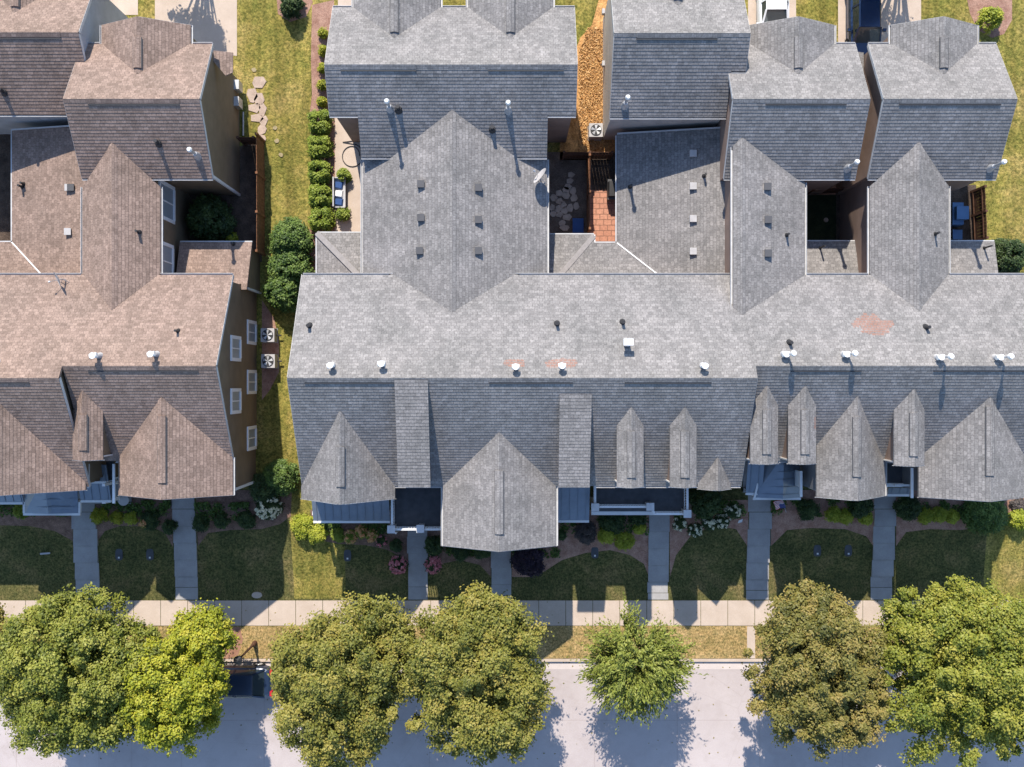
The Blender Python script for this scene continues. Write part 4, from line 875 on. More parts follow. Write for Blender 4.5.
def shrub(px, py, rpx, h, matk, label, seed, group=None, leaf=.09, per=55, name='shrub', cat='shrub', flat=1.0, box=False, flower=None, nfl=60, ratio=1.0):
    rng = np.random.default_rng(seed); z0 = terr(WY(py, .4)); X, Y, _ = W(px, py, z0+h*.6); r = rpx*(HC-z0-h*.6)/FP
    n = int(34+r*r*115); d = unit(rng, n); d[:, 2] = np.abs(d[:, 2])
    if box: d[:, :2] = np.sign(d[:, :2])*np.abs(d[:, :2])**.55
    if box: n0 = n; n = int(n*1.8); d = np.vstack([d, d[:n-n0]*np.array([1, -1, .9])])
    q = rng.uniform(.5, 1, n)**.4; k = 1+(.03 if box else .1)*np.sin(np.arctan2(d[:, 1], d[:, 0])*3+seed)
    C = np.stack([X+d[:, 0]*r*.86*q*k, Y+d[:, 1]*r*.86*q*k*ratio, z0+.12+d[:, 2]*h*.85*q], 1)
    cr = rng.uniform(.10, .19, n)*(.62+.5*min(r, 1.3)); P, N = clumps(rng, C, cr, per, .5)
    tint = np.repeat(rng.normal(.5, .2, n), per)+rng.normal(0, .15, n*per)
    t = thing(name, label, cat, (X, Y, z0), group)
    m = M()
    for a in range(4): m.tube((X+.02*a, Y, z0-.05), (X+math.cos(a*1.6)*r*.4, Y+math.sin(a*1.6)*r*.4, z0+h*.6), .03, .012, 6)
    m.build('stem', MT['bark'], t); leaf_obj('foliage', P, N, leaf, tint, LM[matk], rng, t)
    if flower:
        nf = nfl; d2 = unit(rng, nf); d2[:, 2] = np.abs(d2[:, 2]); C2 = np.stack([X+d2[:, 0]*r*.95, Y+d2[:, 1]*r*.95*ratio, z0+.15+d2[:, 2]*h], 1)
        P2, N2 = clumps(rng, C2, np.full(nf, .075), 14, .9); leaf_obj('blossoms', P2, N2, .075, rng.uniform(0, 1, len(P2)), LM[flower], rng, t, elong=1.2)
    return t
HG = 'clipped boxwoods in a row beside the patio'
for k, (x, y, r_) in enumerate(((319, 121, 12), (319, 146, 12), (319, 171, 11.5), (319, 195, 12), (320.5, 218, 12.5))):
    shrub(x, y, r_, 1.3, 'box', ['clipped boxwood at the garage end of the boxwood row', 'second boxwood from the garage in the boxwood row', 'middle boxwood of the row beside the patio', 'boxwood in the row directly left of the patio bench', 'last boxwood of the row touching the grey lean-to roof'][k], 100+k, HG, box=True, leaf=.1)
shrub(288, 237, 23, 2.3, 'glossy', 'big round dark green shrub topmost of three between the row ends', 110, 'three big shrubs between the two rows', leaf=.12, per=60)
shrub(289, 266, 24, 2.2, 'glossy', 'big dark green shrub middle of three between the row ends', 111, 'three big shrubs between the two rows', leaf=.12, per=60)
shrub(282, 290, 22, 2.2, 'glossy', 'big dark green shrub lowest of three beside the brown end wall', 112, 'three big shrubs between the two rows', leaf=.12, per=60)
shrub(290, 3, 13, 1.5, 'dark', 'dark shrub in a mulch ring at the top of the lawn', 113, leaf=.11)
shrub(992, 17, 13, 1.2, 'lime', 'round lime green shrub in a mulch ring at the upper right', 114, leaf=.09)
shrub(1010, 255, 19, 1.7, 'dark', 'squared dark green shrub at the right edge beside the lean-to roof', 115, leaf=.1, box=True)
shrub(206, 216, 25, 2.6, 'dark', 'dark bushy tree filling the brown garage courtyard', 116, leaf=.13, per=60)
for k, (x, y) in enumerate(((323, 33), (323, 50), (323, 68), (322, 85), (322, 101))):
    shrub(x, y, 4.5, .6, 'yellow', ['small yellow green plant at the north end of the garage bed', 'second small plant from the alley in the garage bed', 'middle small plant of five in the narrow garage bed', 'fourth small plant from the alley in the garage bed', 'small yellow green plant next to the first boxwood'][k], 120+k, 'small plants in the garage bed', leaf=.08)
shrub(231, 237, 5, .5, 'lime', 'small lime plant at the corner of the brown garage courtyard', 126)
# front gardens
F = 'front garden shrubs'
fs = [
 (279, 477, 19, 2.0, 'glossy', 'tall conical green shrub at the brown end wall corner'), (263, 489, 18, 1.6, 'dark', 'dark green shrub beside the brown end wall corner'),
 (302, 527, 13, .8, 'lime', 'bright lime shrub left of the pair under the grey end gable'), (317, 534, 10, .7, 'lime', 'bright lime shrub right of the pair under the grey end gable'),
 (98, 516, 8, .8, 'yellow', 'yellow green shrub next to the leftmost front walk'), (116, 518, 6, .6, 'yellow', 'small yellow green shrub under the brown front gable'), (130, 518, 6, .6, 'lime', 'small lime shrub right of its yellow neighbour under the brown gable'),
 (20, 511, 7, .7, 'box', 'low green shrub beside the blue metal porch bay'), (150, 520, 10, .6, 'dark', 'low dark shrub left of the second front walk'), (169, 527, 7, .7, 'dark', 'dark shrub touching the second front walk'),
 (201, 523, 9, .7, 'dark', 'low dark shrub right of the second front walk'), (222, 521, 8, .6, 'dark', 'low dark groundcover shrub under the brown end gable'), (246, 520, 9, .6, 'dark', 'low dark shrub in front of the white flowering shrub'),
 (338, 535, 7, .5, 'box', 'low green shrub beside the orange flowers'), (434, 546, 10, .9, 'dark', 'dark green shrub right of the third front walk'), (461, 551, 10, .6, 'dark', 'low dark green shrub under the left half of the widest gable'),
 (482, 551, 8, .6, 'dark', 'low dark green shrub left of the fourth front walk'), (396, 546, 6, .7, 'dark', 'dark shrub below the balcony downspout'),
 (529, 561, 18, 1.3, 'purple', 'round dark purple shrub right of the fourth front walk'), (586, 533, 12, .9, 'greybr', 'grey brown twiggy shrub below the small metal porch roof'), (561, 535, 4.5, .4, 'dark', 'tiny dark ball shrub beside the widest gable'),
 (607, 536, 9, .7, 'lime', 'lime shrub left of the two under the long balcony'), (625, 541, 10, .7, 'lime', 'lime shrub right of the two under the long balcony'), (640, 528, 6, .6, 'lime', 'small lime shrub beside the fifth front walk'),
 (612, 521, 14, 1.0, 'dark', 'dark green shrub directly below the long balcony'), (639, 517, 9, .8, 'dark', 'dark shrub by the long balcony steps'),
 (707, 503, 17, 1.7, 'dark', 'large dark glossy shrub right of the long balcony'),
 (809, 510, 11, .9, 'dark', 'dark shrub in the shade below the flag porch gutter'), (862, 506, 13, 1.0, 'dark', 'dark green shrub left of the rightmost front walk'),
 (834, 515, 8, .6, 'lime', 'lime shrub leftmost of three under the right gable'), (846, 517, 7, .6, 'lime', 'lime shrub middle of three under the right gable'), (866, 518, 7, .6, 'lime', 'lime shrub nearest the rightmost front walk on its left'),
 (910, 508, 13, 1.0, 'dark', 'dark shrub right of the rightmost front walk'), (926, 516, 8, .6, 'lime', 'lime shrub leftmost of three right of the rightmost walk'), (940, 515, 8, .6, 'lime', 'lime shrub middle of three right of the rightmost walk'), (952, 517, 7, .6, 'lime', 'lime shrub beside the wide dark green shrub'),
 (988, 513, 25, 1.3, 'glossy', 'wide spreading dark green shrub below the rightmost gable'), (1020, 520, 11, .9, 'lime', 'lime shrub cut by the right edge of the photo'),
]
for k, (x, y, r_, h, mk, lab) in enumerate(fs): shrub(x, y, r_, h, mk, lab, 200+k, F, leaf=.085 if h < 1 else .1)
shrub(267, 507, 14, 1.2, 'dark', 'dark shrub covered in white blossom near the brown corner', 260, F, flower='cream', nfl=70)
FL = 'flowering plants in the front gardens'
for k, (x, y, r_, c, lab) in enumerate(((350, 537, 6.5, 'orange', 'orange flower clump leftmost under the grey metal porch roof'), (361, 532, 6, 'orange', 'orange flower clump second from left under the porch roof'), (372, 536, 6, 'orange', 'pale orange flower clump third from left under the porch roof'), (381, 541, 5, 'pink', 'pink flower clump at the end of the orange clumps'),
      (398, 565, 9, 'pink', 'pink flowering bush left of the third front walk'), (433, 565, 8.5, 'pink', 'pink flowering bush right of the third front walk'), (680, 524, 7, 'cream', 'cream hydrangea beside the fifth front walk'), (695, 530, 7, 'cream', 'cream hydrangea at the front of the curved bed'),
      (709, 524, 7, 'cream', 'cream hydrangea below the large glossy shrub'), (722, 522, 7, 'cream', 'cream hydrangea behind the curved lawn edge'), (733, 512, 8, 'cream', 'cream hydrangea nearest the flag porch'), (144, 523, 4, 'orange', 'small rust flower under the brown front gable'))):
    shrub(x, y, r_, .6, 'dark' if c != 'orange' else 'box', lab, 300+k, FL, name='flower_bush', cat='flower bush', flower=c, nfl=int(r_*r_*.75) if c != 'cream' else int(r_*2.2), leaf=.075, per=35)
shrub(343, 175, 7, .8, 'box', 'potted green plant at the upper end of the patio bench', 330, 'plants beside the patio bench'); shrub(342, 213, 7, .8, 'box', 'green plant at the lower end of the patio bench', 331, 'plants beside the patio bench')
shrub(1018, 505, 7, .3, 'greybr', 'small dry shrub on bare soil at the right edge', 332)

# ------------------------------------------------------------------ front walks with steps
def walk(label, px0, px1, py0, py1, nsl=4):
    y0, y1 = WY(py0, .6), -12.0; m = M(); x0, x1 = WX(px0, .45), WX(px1, .45)
    rg = random.Random(int(px0)); y = y0
    while y > -11.3:
        L = .95 if y > -10.6 else .62
        e = max(y-L, -12.0); z = terr(y)+.02; dx = rg.uniform(-.04, .04)
        m.box(x0+dx, x1+dx, e+.028, y, -.3, z); y = e
    if y > -11.99: m.box(x0, x1, -12.0, y, -.2, .022)
    o = m.build('path', MT['walk']); struct(o)
for a in ((72.5, 96.5, 495), (173, 195.5, 492), (407.5, 427, 520), (491, 511, 535), (649, 669.5, 515), (748, 770.5, 495), (873.5, 895, 492)): walk('', *a, 602)

# ------------------------------------------------------------------ fences
def fence(label, pts, h, mat, gates=False, group='wooden fences behind the houses'):
    p0 = pts[0]; t = thing('fence', label, 'fence', (p0[0], p0[1], .6), group); z0 = .6
    for k in range(len(pts)-1):
        a, b = Vector((*pts[k], z0)), Vector((*pts[k+1], z0)); L = (b-a).length; n_ = max(2, int(L/.16)); d = (b-a)/n_; m = M()
        rng = random.Random(int(L*1000))
        for i in range(n_):
            q = a+d*i; e = a+d*(i+.93); hh = h+rng.uniform(-.025, .025)
            m.beam((q+e)/2+Vector((0, 0, .05)), (q+e)/2+Vector((0, 0, hh)), .025, d.length*.93, d)
        nn = (b-a).normalized().cross(Vector((0, 0, 1)))*.045
        for z in (.35, h-.3): m.beam(a+nn+Vector((0, 0, z)), b+nn+Vector((0, 0, z)), .04, .09)
        m.build('fence_panel', mat, t)
    for q in pts:
        M().box(q[0]-.06, q[0]+.06, q[1]-.06, q[1]+.06, .4, .6+h+.08).build('post', mat, t)
fence('long cedar plank fence between the lawn and the brown garage courtyard', [(WX(262.5, 1), WY(140, 1)), (WX(263, 1), WY(178, 1)), (WX(263, 1), WY(216, 1)), (WX(263, 1), WY(254, 1))], 1.8, MT['wood'])
fence('short cedar fence joining the brown garage wall to the long fence', [(WX(242, 1)+.1, WY(143, 1)), (WX(262, 1)-.15, WY(143, 1))], 1.7, MT['dkwood'])
fence('dark wooden fence across the pine straw side yard', [(WX(563, 1), WY(157.5, 1)), (WX(588, 1), WY(157.5, 1)), (WX(610, 1), WY(157.5, 1))], 1.7, MT['dkwood'])
fence('wooden fence dividing the flagstone court from the red paver path', [(WX(588, 1), WY(160, 1)), (WX(588, 1), WY(196, 1)), (WX(588, 1), WY(232, 1))], 1.7, MT['wood'])
fence('dark fence of the turf courtyard below the first right garage', [(WX(808, 1), WY(193, 1)), (WX(846, 1), WY(191, 1)), (WX(846, 1), WY(215, 1))], 1.5, MT['dkwood'])
fence('dark fence beside the covered grill in the far right courtyard', [(WX(974, 1), WY(191, 1)), (WX(975, 1), WY(215, 1)), (WX(976, 1), WY(241, 1))], 1.7, MT['dkwood'])

# ------------------------------------------------------------------ small things
def stone(name, label, px, py, rx, ry, mat, seed, group, h=.05, cat='stone', lift=.0):
    rng = random.Random(seed); X, Y, z = W(px, py, .6); n_ = rng.choice((5, 6, 7)); s_ = (HC-.6)/FP; z = terr(Y)+lift
    ring = []
    for k in range(n_):
        a = 6.283*k/n_+rng.uniform(-.25, .25); f = rng.uniform(.85, 1.12); ring.append((X+math.cos(a)*rx*s_*f, Y+math.sin(a)*ry*s_*f))
    m = M().solid([(x, y, z-.02) for x, y in ring], [(X+(x-X)*.94, Y+(y-Y)*.94, z+h) for x, y in ring]); o = m.build(name, mat); tag(o, label, cat, group); return o
SG = 'irregular flagstones beside the brown garage wall'
for k, (x, y, a, b) in enumerate(((259, 82, 6, 6), (252, 95, 5, 7), (259.5, 99, 4.5, 6), (255, 108, 6, 5), (262, 110, 4, 6), (257, 118, 6, 4.5), (264, 121, 3.5, 5), (262, 130, 4, 5), (262.5, 139, 3, 4))):
    stone('flagstone', 'tan irregular flagstone in the group beside the brown garage wall', x, y, a*1.22, b*1.22, MT['stone'], 400+k, SG, .05)
for k, (x, y) in enumerate(((275, 128), (277, 141), (281, 155), (254, 70))):
    stone('stepping_stone', ['small stepping stone on the lawn topmost of the three by the fence', 'small stepping stone on the lawn middle of the three by the fence', 'small stepping stone on the lawn lowest of the three by the fence', 'single pale stone above the tan flagstones'][k], x, y, 2.8, 2.4, MT['stepstone'], 420+k, 'stepping stones on the lawn', .05)
CG = 'flagstones of the dark courtyard'
for k, (x, y, a, b) in enumerate(((571, 175, 3.6, 3), (570, 181, 3.6, 3), (568, 187, 3.6, 3), (559, 193, 4, 3.2), (566, 190, 3.4, 3), (573, 191, 3.2, 3.4), (553.5, 198, 3.4, 3.6), (566, 196, 4, 3), (574, 198, 3, 3.6), (559, 201, 3.6, 3), (563, 205, 3.4, 3.6), (558, 209, 3.4, 4), (552.5, 208, 3, 3.4), (564.5, 211, 3.4, 3.6), (570, 208, 3, 4), (576, 206, 2.8, 3.6), (553, 214, 3, 3.4), (559.5, 215, 3.4, 2.8), (567, 217, 4.6, 3.2), (562, 223, 3.2, 2.8), (564.5, 228, 4.4, 2.8))):
    stone('flagstone', 'flagstone in the swirl laid on the dark courtyard soil', x, y, a*1.2, b*1.2, MT['stone'], 440+k, CG, .05, lift=.012)
def ac_unit(label, px, py, s_=.78):
    X, Y, z = W(px, py, 1.4); z = terr(Y); t = thing('air_conditioner', label, 'air conditioner', (X, Y, z), 'outdoor air conditioner units'); h = .8; a = s_/2
    M().box(X-a, X+a, Y-a, Y+a, z, z+.06).box(X-a*.94, X+a*.94, Y-a*.94, Y+a*.94, z+.07, z+h).build('housing', MT['ventw'], t)
    f = M().tube((X, Y, z+h+.002), (X, Y, z+h+.03), a*.78, a*.78, 24).build('fan_grille', MT['black'], t)
    b = M()
    for k in range(5):
        c, q = math.cos(k*1.2566), math.sin(k*1.2566); c2, q2 = math.cos(k*1.2566+.6), math.sin(k*1.2566+.6)
        b.solid([(X, Y, z+h+.034), (X+c*a*.7, Y+q*a*.7, z+h+.034), (X+c2*a*.7, Y+q2*a*.7, z+h+.034)], [(X, Y, z+h+.05), (X+c*a*.7, Y+q*a*.7, z+h+.06), (X+c2*a*.7, Y+q2*a*.7, z+h+.045)])
    b.build('fan_blade', MT['galv'], f)
    M().tube((X+a, Y, z+.3), (X+a+.25, Y, z+.3), .04).build('pipe', MT['black'], t)
ac_unit('air conditioner upper of the two beside the brown end wall', 267.5, 335); ac_unit('air conditioner lower of the two beside the brown end wall', 268, 361); ac_unit('air conditioner standing on the orange pine straw', 596, 130)
for k, (x, y, l_) in enumerate(((118, 555, 'dark lawn lid left of the pair under the brown gable'), (149, 555, 'dark lawn lid right of the pair under the brown gable'), (347, 556, 'dark lawn lid alone near the lime shrubs'), (595, 553, 'dark lawn lid left of the fifth front walk'), (818, 551, 'dark lawn lid left of the pair under the right gable'), (849, 551, 'dark lawn lid right of the pair under the right gable'))):
    X, Y, z = W(x, y, .4); z = terr(Y); t = thing('utility_lid', l_, 'utility lid', (X, Y, z), 'dark utility lids set in the front lawns'); n_ = 16
    ring = [(X+math.copysign(abs(math.cos(a*6.283/n_))**.6, math.cos(a*6.283/n_))*.2, Y+math.copysign(abs(math.sin(a*6.283/n_))**.6, math.sin(a*6.283/n_))*.32) for a in range(n_)]
    M().solid([(p, q, z-.1) for p, q in ring], [(p, q, z+.06) for p, q in ring]).build('lid', MT['slate'], t)
    M().box(X-.04, X+.05, Y-.21, Y-.12, z+.061, z+.09).build('tag', MT['white'], t)
X, Y, z = W(257, 595, 0); m = M(); n_ = 20; m.solid([(X+math.cos(a*.31416)*.3, Y+math.sin(a*.31416)*.19, -.05) for a in range(n_)], [(X+math.cos(a*.31416)*.28, Y+math.sin(a*.31416)*.17, .07) for a in range(n_)]); tag(m.build('boulder', MT['concrete']), 'pale oval stone on the grass above the sidewalk', 'stone')
X, Y, z = W(45, 554, .3); z = terr(Y); tag(M().beam((X-.28, Y, z+.04), (X+.28, Y+.05, z+.08), .09, .05).build('board', MT['ventw']), 'pale stick lying on the leftmost shaded lawn', 'stick')
X, Y, z = W(740, 521, .6); tag(M().solid([(X-.13, Y-.12, .62), (X+.1, Y-.05, .62), (X+.14, Y+.12, .62), (X-.08, Y+.04, .62)], [(X-.13, Y-.12, .66), (X+.1, Y-.05, .68), (X+.14, Y+.12, .66), (X-.08, Y+.04, .70)]).build('paper_sheet', MT['white']), 'scrap of white paper on the mulch left of the flag porch walk', 'paper')
X, Y, z = W(124, 500, 1.2); t = thing('bird_bath', 'round white bird bath below the brown front gable corner', 'bird bath', (X, Y, .6)); M().tube((X, Y, .55), (X, Y, 1.2), .1, .07, 12).tube((X, Y, .55), (X, Y, .62), .18, .16, 12).build('pedestal', MT['ventw'], t); M().tube((X, Y, 1.18), (X, Y, 1.28), .12, .3, 20).tube((X, Y, 1.28), (X, Y, 1.30), .3, .3, 20).build('basin', MT['ventw'], t)
# lamp post on the verge
X, Y, z = W(255, 643, 0); t = thing('lamp_post', 'dark bronze lamp post on the dry verge between two tree crowns', 'lamp post', (X, Y, 0))
M().tube((X, Y, -.1), (X, Y, .5), .16, .1, 12).tube((X, Y, .5), (X, Y, 3.1), .07, .05, 12).build('pole', MT['dkwood'], t)
M().tube((X, Y, 3.1), (X, Y, 3.2), .07, .16, 8).tube((X, Y, 3.2), (X, Y, 3.55), .13, .18, 8).tube((X, Y, 3.55), (X, Y, 3.75), .24, .03, 8).build('lantern', MT['black'], t)
# patio bench with cushions
X, Y, z = W(340, 193, 1.0); z = .62; t = thing('patio_bench', 'white patio bench with blue and white cushions', 'bench', (X, Y, z))
M().box(X-.26, X+.3, Y-.78, Y+.78, z+.32, z+.42).build('seat', MT['ventw'], t); M().box(X-.33, X-.26, Y-.8, Y+.8, z+.3, z+.85).build('backrest', MT['ventw'], t)
for s_ in (-1, 1): M().box(X-.26, X+.3, Y+s_*.8-.03, Y+s_*.8+.03, z+.3, z+.6).build('armrest', MT['ventw'], t)
for sx in (-.22, .25):
    for sy in (-.72, .72): M().box(X+sx-.03, X+sx+.03, Y+sy-.03, Y+sy+.03, z, z+.32).build('leg', MT['ventw'], t)
for k, (dy, mm) in enumerate(((-.5, 'cush'), (.42, 'cush'), (-.05, 'flagw'))):
    tag(M().solid([(X-.24, Y+dy-.18, z+.43), (X+.16, Y+dy-.22, z+.43), (X+.2, Y+dy+.16, z+.43), (X-.22, Y+dy+.2, z+.43)], [(X-.26, Y+dy-.14, z+.62), (X+.1, Y+dy-.18, z+.55), (X+.14, Y+dy+.12, z+.55), (X-.2, Y+dy+.16, z+.62)]).build('cushion', MT[mm]), ['blue cushion at the lower end of the patio bench', 'blue cushion at the upper end of the patio bench', 'white cushion in the middle of the patio bench'][k], 'cushion', 'cushions on the patio bench')
m = M(); X, Y, z = W(352, 156, .6); pts = [(X+math.cos(a*.3)*(.42+.01*a), Y+math.sin(a*.3)*(.5+.006*a), .65) for a in range(27)]+[(X-.5, Y+.75, .65), (X-.1, Y+.8, .65), (X+.3, Y+.85, .65)]
tag(m.path(pts, [.022]*len(pts), 6).build('garden_hose', MT['black']), 'coiled black garden hose on the narrow concrete patio', 'hose')
# right courtyard: covered grill, folded chair
X, Y, z = W(957, 214, 1.3); t = thing('grill', 'blue covered grill in the far right courtyard', 'grill', (X, Y, .6)); M().box(X-.3, X+.3, Y-.6, Y+.6, .6, 1.45).build('cover', MT['grill'], t); M().box(X-.2, X+.45, Y-.35, Y+.35, 1.451, 1.75).build('lid', MT['grill'], t); M().tube((X+.46, Y-.25, 1.6), (X+.46, Y+.25, 1.6), .03).build('handle', MT['galv'], t)
X, Y, z = W(957, 235, 1); t = thing('garden_chair', 'blue garden chair next to the covered grill', 'chair', (X, Y, .6)); M().box(X-.28, X+.28, Y-.25, Y+.28, .98, 1.04).build('seat', MT['grill'], t); M().beam((X-.28, Y, 1.05), (X-.42, Y, 1.5), .5, .04, (1, 0, 0)).build('backrest', MT['grill'], t)
for sx in (-.24, .24):
    for sy in (-.2, .22): M().box(X+sx-.025, X+sx+.025, Y+sy-.025, Y+sy+.025, .6, .98).build('leg', MT['galv'], t)
# turf courtyard details
X, Y, z = W(826, 220, .6); tag(M().tube((X, Y, .6), (X, Y, .68), .14, .11, 9).build('sprinkler', MT['stone']), 'small tan disc lying on the dark turf courtyard', 'disc')
X, Y, z = W(855, 232, 1.0); tag(M().box(X-.2, X+.2, Y-.22, Y+.22, .6, 1.0).box(X-.23, X+.23, Y-.25, Y+.25, 1.0, 1.06).build('storage_box', MT['ventw']), 'tan storage box beside the lean-to in the clay side yard', 'box')
X, Y, z = W(578, 224, .9); t = thing('garden_chair', 'dark garden chair at the lower end of the flagstone court', 'chair', (X, Y, .6)); M().box(X-.3, X+.3, Y-.5, Y+.3, .95, 1.02).build('seat', MT['cush'], t); M().beam((X, Y-.5, 1.0), (X, Y-.7, 1.5), .6, .05, (0, 1, 0)).build('backrest', MT['cush'], t)
for sx in (-.26, .26):
    for sy in (-.4, .25): M().box(X+sx-.025, X+sx+.025, Y+sy-.025, Y+sy+.025, .6, .95).build('leg', MT['black'], t)
X, Y, z = W(612, 190, 1.1); t = thing('grill', 'black kettle grill beside the red paver path', 'grill', (X, Y, .6)); M().box(X-.25, X+.25, Y-.55, Y+.55, .7, 1.3).build('cabinet', MT['vent'], t); M().prismY([(X-.25, 1.31), (X+.25, 1.31), (X+.18, 1.55), (X-.18, 1.55)], Y-.4, Y+.4).build('lid', MT['black'], t)
# flag on its pole
X, Y, z = W(783, 497.5, 3.0); t = thing('flag', 'striped flag hanging from the porch of the right townhouse', 'flag', (X, Y, 3.0))
M().tube((X, Y, 2.7), (X+.1, Y-.75, 3.25), .018).build('pole', MT['galv'], t)
fl = []; 
for s_ in range(13):
    m = M(); a0, a1 = s_/13, (s_+1)/13
    def fp(u, v): return (X-.05-.42*u+.10*v+.05*math.sin(u*7+v*2), Y-.10-.40*v-.17*u, 3.0+.25*v-.35*u+.06*math.sin(u*9))
    u0 = .4 if s_ >= 6 else 0
    for k in range(6):
        q0, q1 = u0+(1-u0)*k/6, u0+(1-u0)*(k+1)/6
        lo = [fp(q0, a0), fp(q1, a0), fp(q1, a1), fp(q0, a1)]; m.solid([(x, y, zz_-.006) for x, y, zz_ in lo], lo)
    m.build('stripe', MT['red' if s_ % 2 == 0 else 'flagw'], t)
m = M()
for k in range(3):
    q0, q1 = .4*k/3, .4*(k+1)/3; lo = [fp(q0, 6/13), fp(q1, 6/13), fp(q1, 1), fp(q0, 1)]; m.solid([(x, y, zz_-.006) for x, y, zz_ in lo], lo)
cn = m.build('canton', MT['flagb'], t); m = M()
for i in range(5):
    for j in range(4):
        c = fp(.05+i*.075, 6/13+.07+j*.125); m.tube((c[0], c[1], c[2]+.002), (c[0], c[1], c[2]+.006), .011, .011, 5)
m.build('stars', MT['flagw'], cn)

# ------------------------------------------------------------------ cars
def car(label, loc, rz, paint, L=4.6, Wd=1.78, suv=True):
    t = thing('parked_car', label, 'car', (0, 0, 0), 'parked cars')
    hl, hw = L/2, Wd/2; H = 1.62 if suv else 1.42
    def outline(ins, n_=28, f=1.0):
        r = []
        for k in range(n_):
            a = 6.28318*k/n_; c, s_ = math.cos(a), math.sin(a); x = math.copysign(abs(c)**.38, c)*(hl-ins); y = math.copysign(abs(s_)**.3, s_)*(hw-ins)*(1-.10*max(0, x/hl)**3)
            r.append((x, y))
        return r
    m = M(); lv = [(.22, .06), (.4, .0), (.7, .0), (.92, .05), (1.0, .16)]
    for k in range(len(lv)-1):
        z0, i0 = lv[k]; z1, i1 = lv[k+1]; m.solid([(x, y, z0) for x, y in outline(i0)], [(x, y, z1) for x, y in outline(i1)])
    body = m.build('body', paint, t)
    xr0, xr1 = (-hl+.25, .95) if suv else (-hl+.95, .25); b0, b1 = (-hl+.1, 1.6) if suv else (-hl+.4, 1.0); zb = .995
    B = [(b0, -hw+.12), (b1, -hw+.16), (b1, hw-.16), (b0, hw-.12)]; T = [(xr0, -hw+.3), (xr1, -hw+.3), (xr1, hw-.3), (xr0, hw-.3)]
    M().solid([(x, y, zb) for x, y in B], [(x, y, H-.05) for x, y in T]).build('windows', MT['cgl'], t)
    r = M().solid([(x*1.0, y*1.02, H-.06) for x, y in T], [(x*.97, y*.9, H) for x, y in T])
    for (a, b) in zip(B, T): r.beam((a[0], a[1]*1.01, zb), (b[0], b[1]*1.02, H-.04), .09, .07)
    for s_ in (-1, 1): r.beam((.0-.3, s_*(hw-.125), zb), (-.3, s_*(hw-.29), H-.04), .1, .05)
    r.build('roof', paint, t)
    for sx in (-1, 1):
        for sy in (-1, 1):
            w = M().tube((sx*(hl-.85), sy*(hw-.2), .33), (sx*(hl-.85), sy*(hw+.01), .33), .34, .34, 20).build('wheel', MT['tyre'], t)
            M().tube((sx*(hl-.85), sy*(hw+.005), .33), (sx*(hl-.85), sy*(hw+.02), .33), .2, .19, 14).build('rim', MT['galv'], w)
    for sy in (-1, 1):
        M().box(hl-.24, hl-.02, sy*(hw-.42)-.16, sy*(hw-.42)+.16, .68, .84).build('headlight', MT['ventw'], t)
        M().box(-hl-.01, -hl+.12, sy*(hw-.3)-.14, sy*(hw-.3)+.14, .7, .95).build('taillight', MT['red'], t)
        M().box(.85, 1.0, sy*(hw-.02), sy*(hw+.17), 1.0, 1.13).build('mirror', paint, t) if sy > 0 else M().box(.85, 1.0, -(hw+.17), -(hw-.02), 1.0, 1.13).build('mirror', paint, t)
    M().box(hl-.06, hl+.015, -.45, .45, .42, .62).build('grille', MT['black'], t)
    t.location = loc; t.rotation_euler = (0, 0, rz)
X, Y, _ = W(862.5, 20, 1.0); car('navy blue car nose down in the right driveway', (X, 19.98, .62), -math.pi/2, MT['paint_navy'], 4.7, 1.75)
X, Y, _ = W(772, 10, 1.0); car('white car with dark windshield behind the grey garage', (X, 20.3, .62), -math.pi/2, MT['paint_white'], 4.5, 1.7, False)
car('dark blue car parked on the street beneath the tree crowns', (WX(230, .8), WY(683, .8), -.125), math.pi, MT['paint_black'], 4.6, 1.76, False)

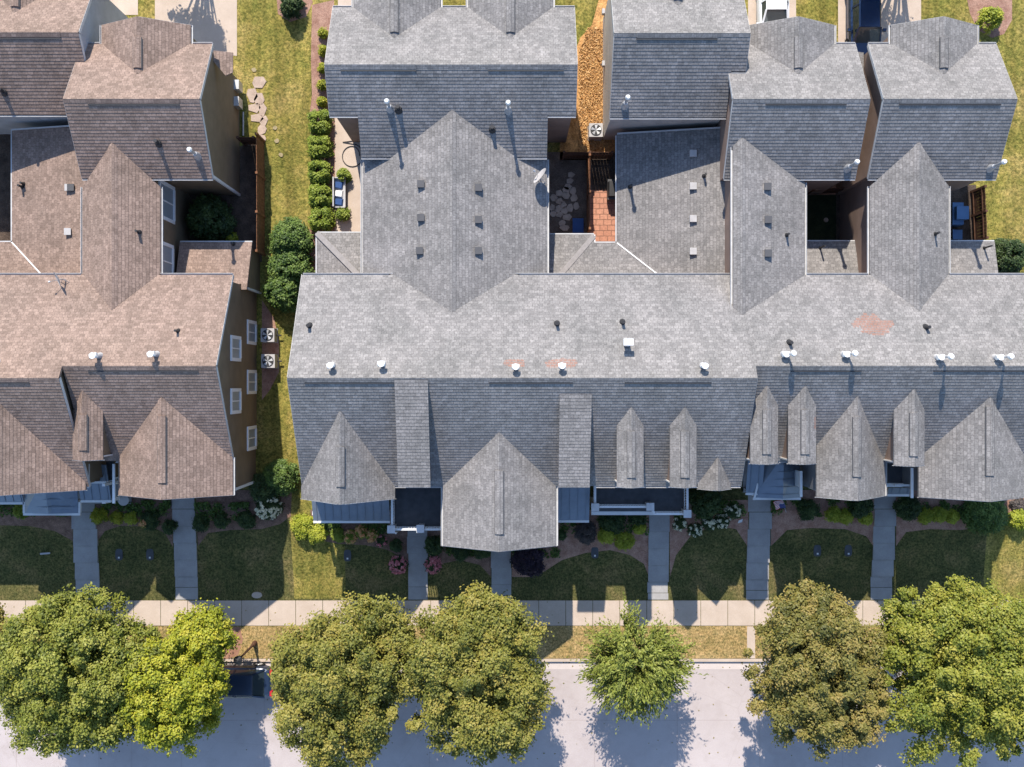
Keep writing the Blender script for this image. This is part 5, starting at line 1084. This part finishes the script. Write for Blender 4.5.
# ------------------------------------------------------------------ low ground cover under the eaves and fallen leaves
rng = np.random.default_rng(77); Pg = []
for (a, b, y0, y1, n_) in ((0, 72, 500, 516, 1600), (97, 172, 500, 516, 2400), (196, 250, 502, 520, 1800), (320, 388, 522, 534, 1500), (428, 490, 545, 556, 1700), (512, 560, 548, 558, 900), (560, 648, 515, 535, 2200), (672, 746, 500, 520, 2600), (770, 872, 498, 516, 3600), (896, 985, 498, 516, 3200)):
    q = np.stack([rng.uniform(a, b, n_), y0+(y1-y0)*rng.random(n_)**1.3], 1); c = np.stack([rng.uniform(a, b, 14), rng.uniform(y0, y1, 14)], 1)
    dm = np.min(np.hypot(q[:, None, 0]-c[None, :, 0], (q[:, None, 1]-c[None, :, 1])), 1); q = q[dm < rng.uniform(2, 7, n_)]
    Pg += [(*W(x, y, .5)[:2], terr(WY(y, .5))+rng.uniform(.03, .3)) for x, y in q]
Pg = np.array(Pg); o = leaf_obj('ground_cover', Pg, rng.normal(size=(len(Pg), 3))*.5+np.array([0, .3, .9]), .13, rng.normal(.45, .25, len(Pg)), LM['glossy'], rng)
tag(o, 'low dark ground cover filling the front garden beds', 'ground cover', kind='stuff')
Pg = []
for _ in range(5200):
    x, y = rng.uniform(577, 607), rng.uniform(28, 150)
    if x > 579+max(0, 52-y)*.35: Pg.append((*W(x, y, .6)[:2], .625+rng.random()*.05))
Pg = np.array(Pg); o = leaf_obj('pine_needles', Pg, rng.normal(size=(len(Pg), 3))*.45+np.array([0, 0, 1]), .15, rng.uniform(0, 1, len(Pg)), leafmat('needle_straw', [(0.34, 0.16, 0.055), (0.58, 0.33, 0.12), (0.74, 0.48, 0.22)], .05), rng, elong=3.5)
tag(o, 'loose dry pine needles strewn over the orange side yard bed', 'pine needles', kind='stuff')
Pg = []
for _ in range(420):
    y = rng.choice([rng.uniform(YK-.45, YK-.05), rng.uniform(YK-5.5, YK-.4), rng.uniform(-13.4, -12.05)], p=[.45, .4, .15]); x = rng.uniform(-29, 29)
    Pg.append((x, y, (-.115 if y < YK else .025)))
Pg = np.array(Pg); o = leaf_obj('leaf_litter', Pg, rng.normal(size=(len(Pg), 3))*.25+np.array([0, 0, 1]), .10, rng.uniform(.3, 1, len(Pg)), LM['olive2'], rng)
tag(o, 'fallen leaves scattered on the street and sidewalk', 'fallen leaves', kind='stuff')
